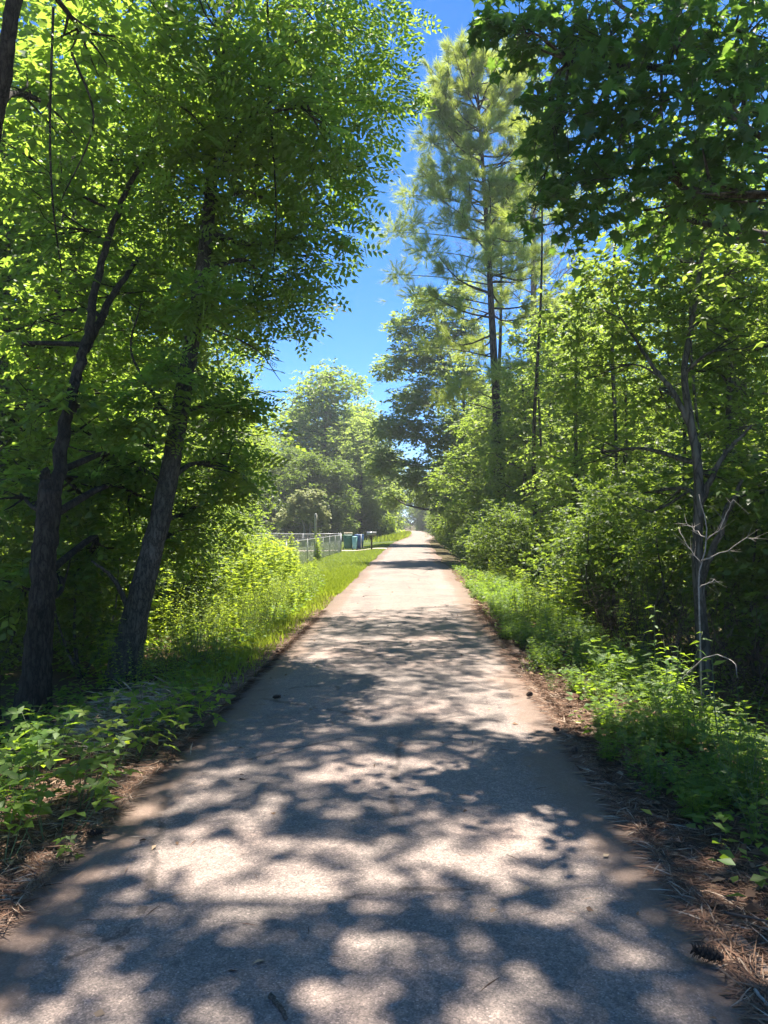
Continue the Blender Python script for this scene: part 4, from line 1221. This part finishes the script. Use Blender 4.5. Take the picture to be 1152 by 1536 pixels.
taken = []
def wl_edge(y): return -2.08 - .22 * (1 - smooth(6.5, 9, y)) - .15 * smooth(14, 22, y) - 1.0 * smooth(18, 27, y)
for k, (x, y) in enumerate(scatter(fr, 110, (-7.0, -2.0), (9.2, 27), .38, lambda x, y: x < wl_edge(y) - .85 - .3 * (y < 12) and x > -3.3 - (y - 8) * .22, taken)):
    d = wl_edge(y) - x
    put_weed(0 if k % 3 != 2 else 1, k, x, y, min(1.3, .42 + .30 * d) * fr.uniform(.85, 1.15), f"{'tall lobed-leaved' if k % 3 != 2 else 'bushy small-leaved'} weed in the sunlit left thicket {zl(y)}", 'tall sunlit weeds on the left verge')
taken = []
for k, (x, y) in enumerate(scatter(fr, 120, (-4.6, -1.8), (7.8, 24), .24, lambda x, y: wl_edge(y) - 1.1 < x < wl_edge(y) - .15, taken)):
    put_weed(3 if k % 4 else 0, k, x, y, fr.uniform(.45, .85) * (1 if k % 4 else .62), f"{'low small-leaved' if k % 4 else 'low lobed-leaved'} bright weed edging the left asphalt {zl(y)}", 'low bright weeds edging the road on the left')
taken = []
for k, (x, y) in enumerate(scatter(fr, 190, (1.4, 4.2), (3.6, 22), .19, lambda x, y: x > edge_r(y) + .20 + .06 * math.sin(y * 2.1) + .25 * (y < 4.6) and x < edge_r(y) + 1.5 + .03 * y, taken)):
    kind = (2, 4, 2, 5, 2, 2)[k % 6]
    hgt = fr.uniform(.5, 1.15) * (.60 if x < edge_r(y) + .55 else .95)
    put_weed(kind, k, x, y, hgt, {2: 'feathery green weed along the right shoulder ', 4: 'small-leaved dull green weed along the right shoulder ', 5: 'slender narrow-leaved weed along the right shoulder '}[kind] + zr(y),
             {2: 'feathery weeds along the right shoulder', 4: 'small-leaved weeds along the right shoulder', 5: 'narrow-leaved weeds along the right shoulder'}[kind])
taken = []
for k, (x, y) in enumerate(scatter(fr, 80, (1.3, 2.2), (4.4, 20), .17, lambda x, y: edge_r(y) + .08 + .08 * math.sin(y * 2.1) < x < edge_r(y) + .48, taken)):
    put_weed(2 if k % 3 else 4, k, x, y, fr.uniform(.35, .62), ('low feathery' if k % 3 else 'low small-leaved') + ' weed right at the asphalt edge ' + zr(y), 'low weeds at the right asphalt edge')
taken = []
for k, (x, y) in enumerate(scatter(fr, 36, (1.8, 5), (12, 36), .5, lambda x, y: edge_r(y) + .55 < x < edge_r(y) + 2.4, taken)):
    put_weed(1 if k % 2 else 0, k, x, y, fr.uniform(.5, .9), f"{'bushy' if k % 2 else 'tall lobed-leaved'} weed before the right woods {zr(y)}", 'leafy weeds before the right woods')
for k, (x, y) in enumerate([(-4.9, 31.5), (-5.1, 30.2), (-4.75, 38.2), (-5.6, 29.4)]):
    put_weed(0, k, x, y, [.95, .8, .95, .9][k], ['dark leafy weed crowding the near end of the chain-link fence', 'leafy weed in front of the first fence post', 'vine-like weed climbing the foot of the tall pale post', 'leafy weed left of the near end of the fence'][k], None)
for kk in WP.values():
    for pr in kk:
        for ch in KIDS[pr.name]: bpy.data.objects.remove(ch)
        bpy.data.objects.remove(pr)

# ground cover, grass, litter: what nobody could count
def cover(name, label, cat, pts, tmpl, size, mat, seed, h=(.02, .18), per=6, spread=.10):
    rng = np.random.default_rng(seed)
    pts = np.asarray(pts, float); n = len(pts)
    P_ = np.repeat(pts, per, 0)
    P_ = P_ + np.stack([rng.normal(0, spread, n * per), rng.normal(0, spread, n * per), np.zeros(n * per)], -1)
    P_[:, 2] = gz(P_[:, 0], P_[:, 1]) + rng.uniform(h[0], h[1], n * per)
    a = rng.uniform(0, 6.28, n * per)
    D_ = np.stack([np.cos(a), np.sin(a), rng.uniform(-.25, .5, n * per)], -1)
    Nn = unit(np.array([0, 0, 1.0]) + rng.normal(0, .4, (n * per, 3)))
    return tag(leaf_obj(name, tmpl, P_, D_, Nn, size * rng.uniform(.6, 1.3, n * per), mat, None, None, rng), label, cat, kind='stuff')


rng = np.random.default_rng(400)
n = 2600
y = rng.uniform(3.2, 26, n) ** 1.0; x = wl_edge(y) - rng.uniform(.05, 1, n) ** 1.3 * 3.2 - .12 * (y < 7)
keep = (wob(x * 2.2, y * 2.2) > -.55)
keep &= ~((y > 5.2) & (y < 7.6) & (x > -2.7) & (rng.uniform(0, 1, n) < .8))
cover('ground_cover', 'low green ground cover over the left verge and under the trees', 'ground cover', np.stack([x, y, 0 * x], -1)[keep], T_OVATE, .075, M['leaf_herb'], 401)
n = 3400
y = rng.uniform(3.0, 30, n); x = edge_r(y) + .30 - .004 * y + rng.uniform(0, 1, n) ** 1.2 * 3.2
keep = (wob(x * 2.5 + 3, y * 2.5) > -.6)
cover('ground_cover', 'low green ground cover spreading over the right ditch', 'ground cover', np.stack([x, y, 0 * x], -1)[keep], T_OVATE, .07, M['leaf_herb'], 402)

# grass blades on the mown verge and yard, denser tufts on the near edge
rng = np.random.default_rng(410)
T_BLADE = (np.array([(-.07, 0, 0), (.07, 0, 0), (0, 1, .18)], float), np.array([(0, 1, 2)]))
n = 90000
y = 18 + 46 * rng.uniform(0, 1, n) ** 1.5
lo = np.where(y < 29, lawn_l(y) - .2, -14.0); hi = edge_l(y) + .03
x = lo + (hi - lo) * rng.uniform(0, 1, n) ** np.where(y < 29, .8, .5)
ok = ~((y > 50.0) & (y < 52.6))
x, y = x[ok], y[ok]; n = len(x)
P_ = np.stack([x, y, gz(x, y)], -1)
D_ = unit(np.stack([rng.normal(0, .45, n), rng.normal(0, .45, n), np.ones(n)], -1)); Nn = unit(rng.normal(0, 1, (n, 3)) * (1, 1, .1))
sz = rng.uniform(.05, .12, n) * np.where(y < 22, 1.3, 1.0)
tag(leaf_obj('grass', T_BLADE, P_, D_, Nn, sz, M['grass'], None, None, rng), 'sunlit mown grass on the left verge and in the yard', 'grass', kind='stuff')
n = 12000
y = 7.5 + 18 * rng.uniform(0, 1, n); x = wl_edge(y) + rng.normal(-.1, .22, n)
x = np.minimum(x, edge_l(y) + .02)
P_ = np.stack([x, y, gz(x, y)], -1)
D_ = unit(np.stack([rng.normal(0, .5, n), rng.normal(0, .5, n), np.ones(n)], -1)); Nn = unit(rng.normal(0, 1, (n, 3)) * (1, 1, .1))
tag(leaf_obj('grass', T_BLADE, P_, D_, Nn, rng.uniform(.06, .20, n) * .8, M['grass'], None, None, rng), 'longer grass fringing the left edge of the road', 'grass', kind='stuff')

# pine needles and leaves on the shoulders
def litter(name, label, x, y, tmpl, size, mat, seed, tilt=.25, lift=.012):
    rng = np.random.default_rng(seed); n = len(x)
    zz = np.maximum(gz(x, y), np.where((x > edge_l(y) + .02) & (x < edge_r(y) - .02), .018, -9))
    P_ = np.stack([x, y, zz + rng.uniform(.003, lift, n)], -1)
    a = rng.uniform(0, 6.28, n)
    D_ = np.stack([np.cos(a), np.sin(a), rng.normal(0, tilt * .3, n)], -1); Nn = unit(np.array([0, 0, 1.0]) + rng.normal(0, tilt, (n, 3)))
    return tag(leaf_obj(name, tmpl, P_, D_, Nn, size * rng.uniform(.6, 1.3, n), mat, None, None, rng), label, 'litter', kind='stuff')


T_STRAW = (np.array([(-.007, 0, 0), (.007, 0, 0), (.05, .5, .02), (.03, 1, 0)], float), np.array([(0, 1, 2), (0, 2, 3)]))
rng = np.random.default_rng(420)
n = 52000
y = 1.4 + 13 * rng.uniform(0, 1, n) ** 1.6; x = edge_l(y) + .10 - rng.gamma(1.6, .19, n) * (1.0 + .5 * (y < 5))
litter('needle_litter', 'red-brown pine needles along the left shoulder', x, y, T_STRAW, .13, M['litter_needle'], 421)
n = 52000
y = 1.4 + 14 * rng.uniform(0, 1, n) ** 1.6; x = edge_r(y) - .12 + rng.gamma(1.5, .22, n)
litter('needle_litter', 'red-brown pine needles along the right shoulder', x, y, T_STRAW, .13, M['litter_needle'], 422)
n = 3600
y = rng.uniform(1.6, 22, n); s_ = rng.uniform(0, 1, n) < .5
x = np.where(s_, edge_l(y) + .05 - rng.gamma(1.5, .6, n), edge_r(y) - .05 + rng.gamma(1.5, .6, n))
litter('fallen_leaves', 'dry brown leaves strewn over both shoulders and the ditch', x, y, T_OVATE, .06, M['litter_leaf'], 423, .5, .03)
n = 420
y = rng.uniform(1.6, 24, n); x = rng.uniform(-1.55, 1.15, n)
litter('road_litter', 'bits of needle and bark scattered on the asphalt', x, y, T_STRAW, .10, M['litter_needle'], 424, .1, .006)
n = 170
y = rng.uniform(1.8, 20, n); x = rng.uniform(-1.7, 1.2, n)
litter('road_leaves', 'few small dry leaves lying on the asphalt', x, y, T_OVATE, .045, M['litter_leaf'], 426, .35, .008)
n = 1500
y = rng.uniform(5.4, 7.8, n); x = -2.05 - rng.uniform(0, 1, n) * .8 - (y - 5.4) * .05
M['straw'] = rnd_mat('straw', [(0, (.22, .15, .08)), (1, (.48, .37, .22))])
litter('dry_grass', 'bleached dry grass lying in a sunny patch on the left verge', x, y, T_STRAW, .28, M['straw'], 425, .5, .05)

# ------------------------------------------------------------------ yard: fences, gate, bins, mailbox, post, small tree
M['bin_green'] = plain_mat('bin_green', (.018, .10, .062), .5, 0, .15)
M['bin_blue'] = plain_mat('bin_blue', (.030, .085, .21), .5, 0, .15)
M['bin_teal'] = plain_mat('bin_teal', (.14, .34, .36), .5, 0, .15)
M['cream'] = plain_mat('cream_cardboard', (.62, .52, .36), .8, 0, .12)
M['white'] = plain_mat('white_paint', (.72, .72, .70), .5, 0, .08)
M['tyre'] = plain_mat('black_plastic', (.02, .02, .02), .6, 0, .1)
M['boxgrey'] = plain_mat('mailbox_grey', (.30, .31, .31), .45, .35, .15)
M['wood_post'] = plain_mat('weathered_wood', (.135, .085, .060), .9, 0, .35, 20)
M['wood_pale'] = plain_mat('pale_pole', (.42, .38, .33), .85, 0, .25, 14)


def chain_fence(name, label, cat, A, B, Hf, spacing, cell=.085, wire=.0034, posts=True):
    A, B = np.array(A, float), np.array(B, float)
    L_ = float(np.hypot(*(B - A)[:2])); d = (B - A)[:2] / L_
    base = np.array([A[0], A[1], float(gz(A[0], A[1]))])
    root = empty(name, base); tag(root, label, cat)
    def pt(s, z): 
        x_, y_ = A[0] + d[0] * s, A[1] + d[1] * s
        return np.array([x_, y_, float(gz(x_, y_)) + z])
    npst = int(round(L_ / spacing)) + 1
    for k in range(npst):
        s = L_ * k / (npst - 1)
        mb = MB(); r = .032 if k in (0, npst - 1) else .024
        mb.tube(np.array([pt(s, -.1), pt(s, Hf + .03)]), r, 8); mb.tube(np.array([pt(s, Hf + .03), pt(s, Hf + .06)]), [r * 1.15, r * .4], 8)
        mb.build('post', M['galv'], root, base, True)
    mb = MB(); mb.tube(np.array([pt(s, Hf) for s in np.linspace(0, L_, npst * 2)]), .019, 8); mb.build('rail', M['galv'], root, base, True)
    # woven wire: real diagonal wires
    st, en = [], []
    nw = int((L_ + Hf) / cell)
    for k in range(nw):
        s0 = k * cell - Hf
        a0, a1 = max(0, -s0), min(Hf, L_ - s0)
        if a1 - a0 > .02:
            st.append(pt(s0 + a0, a0)); en.append(pt(s0 + a1, a1))
            st.append(pt(s0 + a0, Hf - a0)); en.append(pt(s0 + a1, Hf - a1))
    mb = MB(); st, en = np.array(st), np.array(en)
    t = unit(en - st); a = unit(np.cross(t, [.31, .2, .93])); b_ = np.cross(t, a)
    th = np.array([0, 2.094, 4.189]); off_ = np.cos(th)[None, :, None] * a[:, None] + np.sin(th)[None, :, None] * b_[:, None]
    V = np.concatenate([st[:, None] + off_ * wire, en[:, None] + off_ * wire], 1).reshape(-1, 3)
    bt = np.array([[0, 1, 4], [0, 4, 3], [1, 2, 5], [1, 5, 4], [2, 0, 3], [2, 3, 5]])
    mb.add(V, (bt[None] + (np.arange(len(st)) * 6)[:, None, None]).reshape(-1, 3))
    w = mb.build('wire_mesh', M['galv'], root, base); w['kind'] = 'stuff'
    return root


chain_fence('chain_link_fence', 'silver chain-link fence running along the mown verge towards the bins', 'fence', (-5.05, 30.5), (-4.62, 48.6), 1.08, 2.6)
chain_fence('chain_link_fence', 'chain-link fence crossing the back of the yard under dark trees', 'fence', (-4.95, 52.5), (-15.5, 53.5), 1.12, 2.7)
chain_fence('chain_link_gate', 'narrow chain-link gate panel swung open at the end of the verge fence', 'gate', (-4.60, 49.0), (-4.95, 50.9), 1.15, .95)
chain_fence('chain_link_gate', 'pale chain-link gate leaf standing ajar right of the bins', 'gate', (-3.95, 54.2), (-3.55, 52.4), 1.05, 1.8)


def bin_(label, x, y, w, d, h, mat, lidmat, rz):
    b0 = np.array(ground_pt(x, y)); root = empty('trash_bin', b0, rz); tag(root, label, 'trash bin')
    mb = MB(); mb.box((-w * .42, -d * .40, .10), (w * .42, d * .40, h), taper=(1.17, 1.2), bev=.03); mb.box((-w * .52, -d * .5, h - .05), (w * .52, d * .5, h), bev=.01); mb.build('body', mat, root)
    mb = MB(); mb.box((-w * .53, -d * .54, h + .004), (w * .53, d * .52, h + .075), taper=(.88, .86), bev=.02); ld = mb.build('lid', lidmat, root)
    mb = MB(); mb.tube(np.array([(-w * .4, d * .58, h - .03), (w * .4, d * .58, h - .03)]), .016, 6); mb.build('handle', lidmat, ld)
    for s in (-1, 1):
        mb = MB(); mb.tube(np.array([(s * w * .46, d * .36, .11), (s * w * .56, d * .36, .11)]), .11, 12); mb.build('wheel', M['tyre'], root)


bin_('dark green wheeled trash bin with a cream box on its lid', -4.47, 52.6, .62, .66, .98, M['bin_green'], M['bin_green'], .15)
bin_('slim teal bin squeezed between the green and blue bins', -3.98, 52.3, .30, .5, .88, M['bin_teal'], M['bin_teal'], -.1)
bin_('blue wheeled recycling bin, rightmost of the bins', -3.72, 52.8, .52, .6, 1.0, M['bin_blue'], M['bin_blue'], -.25)
b0 = np.array(ground_pt(-4.45, 52.6, 1.062)); root = empty('cardboard_box', b0, .3); tag(root, 'flat cream cardboard box lying on the green bin', 'box')
mb = MB(); mb.box((-.26, -.2, 0), (.26, .2, .15), bev=.008); mb.build('carton', M['cream'], root)
mb = MB(); mb.box((-.27, -.03, .152), (.27, .03, .156)); mb.build('tape', M['wood_pale'], root)

# mailbox on wooden post, seen from the side
def mailbox(label, x, y, hz, rz, mat, s=1.0):
    b0 = np.array(ground_pt(x, y)); root = empty('mailbox', b0, rz); tag(root, label, 'mailbox')
    mb = MB(); mb.box((-.052 * s, -.052 * s, -.2), (.052 * s, .052 * s, hz - .03), bev=.006); mb.build('post', M['wood_post'], root)
    mb = MB(); mb.box((-.26 * s, -.09 * s, hz - .03), (.24 * s, .09 * s, hz), bev=.004); mb.build('platform', M['wood_post'], root)
    th = np.linspace(0, np.pi, 9); w, h0 = .105 * s, .12 * s
    prof = [(-w, 0), (w, 0)] + [(w * math.cos(t), h0 + w * math.sin(t)) for t in th]
    k = len(prof); x0, x1 = -.29 * s, .27 * s
    V = [(x0, a, hz + .003 + b_) for a, b_ in prof] + [(x1, a, hz + .003 + b_) for a, b_ in prof]
    T = []
    for q_ in range(k):
        q2 = (q_ + 1) % k; T += [(q_, q2, k + q2), (q_, k + q2, k + q_)]
    for q_ in range(1, k - 1): T += [(0, q_ + 1, q_), (k, k + q_, k + q_ + 1)]
    mb = MB(); mb.add(V, T); sh = mb.build('shell', mat, root)
    V2 = [(x1 + .004, a * 1.05, hz + .001 + b_ * 1.03) for a, b_ in prof] + [(x1 + .018, a * 1.05, hz + .001 + b_ * 1.03) for a, b_ in prof]
    mb = MB(); mb.add(V2, T); mb.build('door', mat, sh)
    mb = MB(); mb.box((.02, -w - .012, hz + .08), (.04, -w - .004, hz + .26), bev=.002); mb.box((.02, -w - .012, hz + .2), (.10, -w - .004, hz + .26), bev=.002); mb.build('flag', M['boxgrey'], sh)


mailbox('grey rounded mailbox on a dark wooden post by the driveway', -2.68, 49.4, .92, .12, M['boxgrey'], 1.05)
mailbox('tiny pale mailbox far away at the right of the bend', 3.6, 118, .95, 2.9, M['white'], 1.3)

# tall pale post inside the fence
b0 = np.array(ground_pt(-4.9, 38.4)); root = empty('wooden_post', b0); tag(root, 'tall pale wooden post rising above the verge fence', 'post')
mb = MB(); mb.tube(spline([b0 - (0, 0, .2), b0 + (.01, 0, 1.2), b0 + (.02, 0, 2.28)], 8), np.linspace(.075, .065, 8), 10, .04, np.random.default_rng(1)); mb.build('pole', M['wood_pale'], root, b0)
mb = MB(); mb.tube(np.array([b0 + (.02, 0, 2.285), b0 + (.02, 0, 2.31)]), [.072, .04], 10); mb.build('cap', M['galv'], root, b0)

# small orchard tree in the yard: two pale leaning trunks, airy crown
r = np.random.default_rng(71)
TY = 62.0; b0 = ground_pt(-8.9, TY)
cl = [C(px, py, TY, rr_, nl_) for px, py, rr_, nl_ in [(450, 762, .85, 700), (430, 772, .8, 600), (472, 760, .85, 700), (455, 742, .8, 600), (475, 742, .65, 450), (440, 752, .7, 450), (418, 780, .6, 380), (486, 772, .6, 350), (465, 772, .7, 420), (490, 788, .35, 120)]]
tree('small_tree', 'small airy pale-green tree with two thin trunks inside the yard', 'tree', [b0, at(456, 792, TY), at(450, 772, TY), at(448, 752, TY)], .11, .04, cl, T_CARD, .20, M['leaf_pale'], M['twig_pale'], 72,
     extra=[([(b0[0] + .55, TY, b0[2] - .1), at(465, 792, TY), at(466, 768, TY), at(472, 748, TY)], .08, .03)])

# bright shrub and grass mound at the bend
for k, (x, y, s, lab) in enumerate([(-3.0, 92, 1.25, 'bright sunlit shrub on the left where the road bends'), (-4.2, 89, 1.5, 'leafy shrub beside the bright one at the bend'), (-3.4, 97, 1.2, 'low bush past the bright shrub at the bend')]):
    rr_ = np.random.default_rng(80 + k)
    cl = [(x + a, y + b_, float(gz(x, y)) + c, .9 * s, .9 * s, .7 * s, nn) for a, b_, c, nn in [(0, 0, .8, 500), (.7, .3, .6, 400), (-.6, -.2, 1.3, 450), (.2, .5, 1.9, 400), (-.2, 0, 2.4, 300)]]
    tree('roadside_shrub', lab, 'shrub', [ground_pt(x, y), (x, y, 1.0), (x + .1, y, 2.2)], .04, .015, cl, T_CARD, .26, M['leaf_weed'] if k == 0 else M['leaf_wood'], M['bark_grey'], 80 + k)  # the sunlit shrub has its sunlight put into brighter leaf colours
rng = np.random.default_rng(90)
n = 9000
y = rng.uniform(74, 112, n); x = edge_l(y) - rng.gamma(1.6, .5, n)
P_ = np.stack([x, y, gz(x, y)], -1); D_ = unit(np.stack([rng.normal(0, .4, n), rng.normal(0, .4, n), np.ones(n)], -1)); Nn = unit(rng.normal(0, 1, (n, 3)) * (1, 1, .1))
tag(leaf_obj('grass', T_BLADE, P_, D_, Nn, rng.uniform(.3, .75, n), M['grass'], None, None, rng), 'bright tall grass on the bank at the bend', 'grass', kind='stuff')

# ------------------------------------------------------------------ small things on the road: cones, sticks
def cone(label, px, py, s, rz):
    Y = H_CAM * F_PX / (py - 785); x = (px - 620) / F_PX * Y
    b0 = np.array([x, Y, .026]); root = empty('pine_cone', b0, rz); tag(root, label, 'pine cone')
    rng = np.random.default_rng(int(px))
    # scales spiral round an axis lying on the ground
    P_, D_, Nn = [], [], []
    for k in range(70):
        t = k / 69; r = s * .42 * math.sin(math.pi * (.10 + .82 * t)) ** .8; a = k * 2.4
        o_ = np.array([0, math.cos(a), math.sin(a)])
        P_.append(np.array([s * (t - .5) * 1.6, 0, s * .42]) + o_ * r * .55); D_.append(o_ + (.55, 0, 0)); Nn.append(np.array([1, 0, 0]) - o_ * .3)
    core = MB(); core.tube(np.array([(s * (t - .5) * 1.6, 0, s * .42) for t in np.linspace(0, 1, 9)]), [s * .30 * math.sin(math.pi * (.08 + .86 * t)) + .002 for t in np.linspace(0, 1, 9)], 8); core.build('core', M['cone'], root)
    o = leaf_obj('scales', T_CARD, np.array(P_), np.array(D_), np.array(Nn), s * .40, M['conescale'], root, None, rng)


M['cone'] = plain_mat('cone_core', (.030, .020, .014), .9)
M['conescale'] = rnd_mat('cone_scale', [(0, (.028, .018, .012)), (1, (.075, .050, .034))])
for a in [('large dark pine cone on the asphalt near the bottom right corner', 1052, 1436, .066, 2.7), ('small dark pine cone on the road left of centre', 414, 1053, .045, .5), ('tiny cone on the shaded asphalt beside the right shoulder', 858, 1130, .04, 1.2),
          ('small cone at the asphalt edge, above the tiny one on the right', 832, 1098, .036, 2.0), ('pine cone on the needle litter left of the road', 138, 1266, .05, .3), ('little cone halfway up the right edge of the asphalt', 792, 1046, .045, .9)]:
    cone(*a)


def stick(label, pts, r, mat, seed):
    rng = np.random.default_rng(seed)
    pts = np.array(pts, float); b0 = pts[0].copy(); root = empty('fallen_stick', b0); tag(root, label, 'stick')
    sp = spline(pts, 9); sp[1:-1] += rng.normal(0, r * .35, (7, 3)) * (1, 1, .3)
    mb = MB(); mb.tube(sp, np.linspace(r, r * .65, 9), 7, .10, rng); mb.build('shaft', mat, root, b0, True)
    k = 5; e = sp[k] + (rng.normal(0, r * 4), rng.normal(0, r * 4), r)
    mb = MB(); mb.tube(np.array([sp[k], (sp[k] + e) / 2, e]), [r * .5, r * .4, r * .25], 5); mb.build('knot', mat, root, b0)


def fl(px, py, z=.03):
    Y = (H_CAM - z) * F_PX / (py - 785); return ((px - 620) / F_PX * Y, Y, z)


M['stick_grey'] = bark_mat('stick_grey', (.05, .04, .03), (.14, .11, .09), (.24, .20, .165), 40, .3)
stick('short curved grey-brown stick lying on the asphalt at the bottom', [fl(406, 1491), fl(416, 1502), fl(424, 1512), fl(430, 1524)], .010, M['stick_grey'], 1)
stick('thin pale stick at the bottom right edge of the road', [fl(1118, 1466), fl(1135, 1485), fl(1152, 1500)], .006, M['twig_pale'], 2)
stick('long thin twig lying on the needles at the right edge', [fl(1075, 1355, .02), fl(1115, 1362, .02), fl(1152, 1370, .02)], .006, M['twig_brown'], 3)
stick('dark forked stick on the litter beside the large cone', [fl(1098, 1445, .02), fl(1125, 1448, .025), fl(1150, 1440, .02)], .007, M['twig_brown'], 4)
stick('small dark stick on the needle litter left of the road', [fl(92, 1277, .01), fl(110, 1278, .015), fl(127, 1274, .01)], .005, M['twig_brown'], 5)
stick('brown stick on the needles beside the left shoulder plants', [fl(160, 1180, .01), fl(178, 1186, .015), fl(196, 1189, .01)], .006, M['twig_brown'], 6)
stick('crooked pale twig on the left shoulder in shade', [fl(284, 1133, .02), fl(285, 1122, .03), fl(288, 1114, .02)], .004, M['twig_pale'], 7)
stick('bleached dead branch lying among plants at the left edge', [fl(-10, 1140, .1), fl(25, 1122, .14), fl(50, 1118, .12)], .007, M['twig_pale'], 8)

# hanging vines under the left canopy
for k, (pts, lab) in enumerate([([(66, -10, 6.2), (62, 180, 6.3), (68, 300, 6.4), (82, 400, 6.6)], 'thin vine hanging straight down at the top left'), ([(95, 60, 6.6), (130, 170, 6.8), (80, 290, 7)], 'slanting thin vine crossing the yellow leaves at the top left'), ([(398, -10, 8), (402, 140, 8.1), (412, 300, 8.4), (408, 400, 8.8)], 'long thin vine dangling in the middle of the left canopy')]):
    sp = spline([at(*q_) for q_ in pts], 14)
    root = empty('hanging_vine', sp[0]); tag(root, lab, 'vine')
    mb = MB(); mb.tube(sp, np.linspace(.012, .006, 14), 5, .1, np.random.default_rng(k)); mb.build('stem', M['bark_dark'], root, sp[0])
    rg = np.random.default_rng(500 + k); n = 40
    P_ = sp[rg.integers(0, 14, n)] + rg.normal(0, .05, (n, 3)); D_ = unit(rg.normal(0, 1, (n, 3)) + (0, 0, -.6))
    leaf_obj('foliage', T_OVATE, P_, D_, unit(np.array([0, 0, 1.]) + rg.normal(0, .5, (n, 3))), .06, M['leaf_canopy'], root, sp[0], rg)

# ------------------------------------------------------------------ haze volume added to veil the view and lift the shadows
m, nt, out = new_mat('haze_veil')
vol = N(nt, 'ShaderNodeVolumePrincipled', inp={'Color': (.86, .92, 1.0, 1), 'Density': HAZE, 'Anisotropy': .35})
nt.links.new(vol.outputs[0], out.inputs['Volume'])
mb = MB(); mb.box((-505, -65, -3.0), (505, 630, 40)); tag(mb.build('haze', m), kind='stuff')
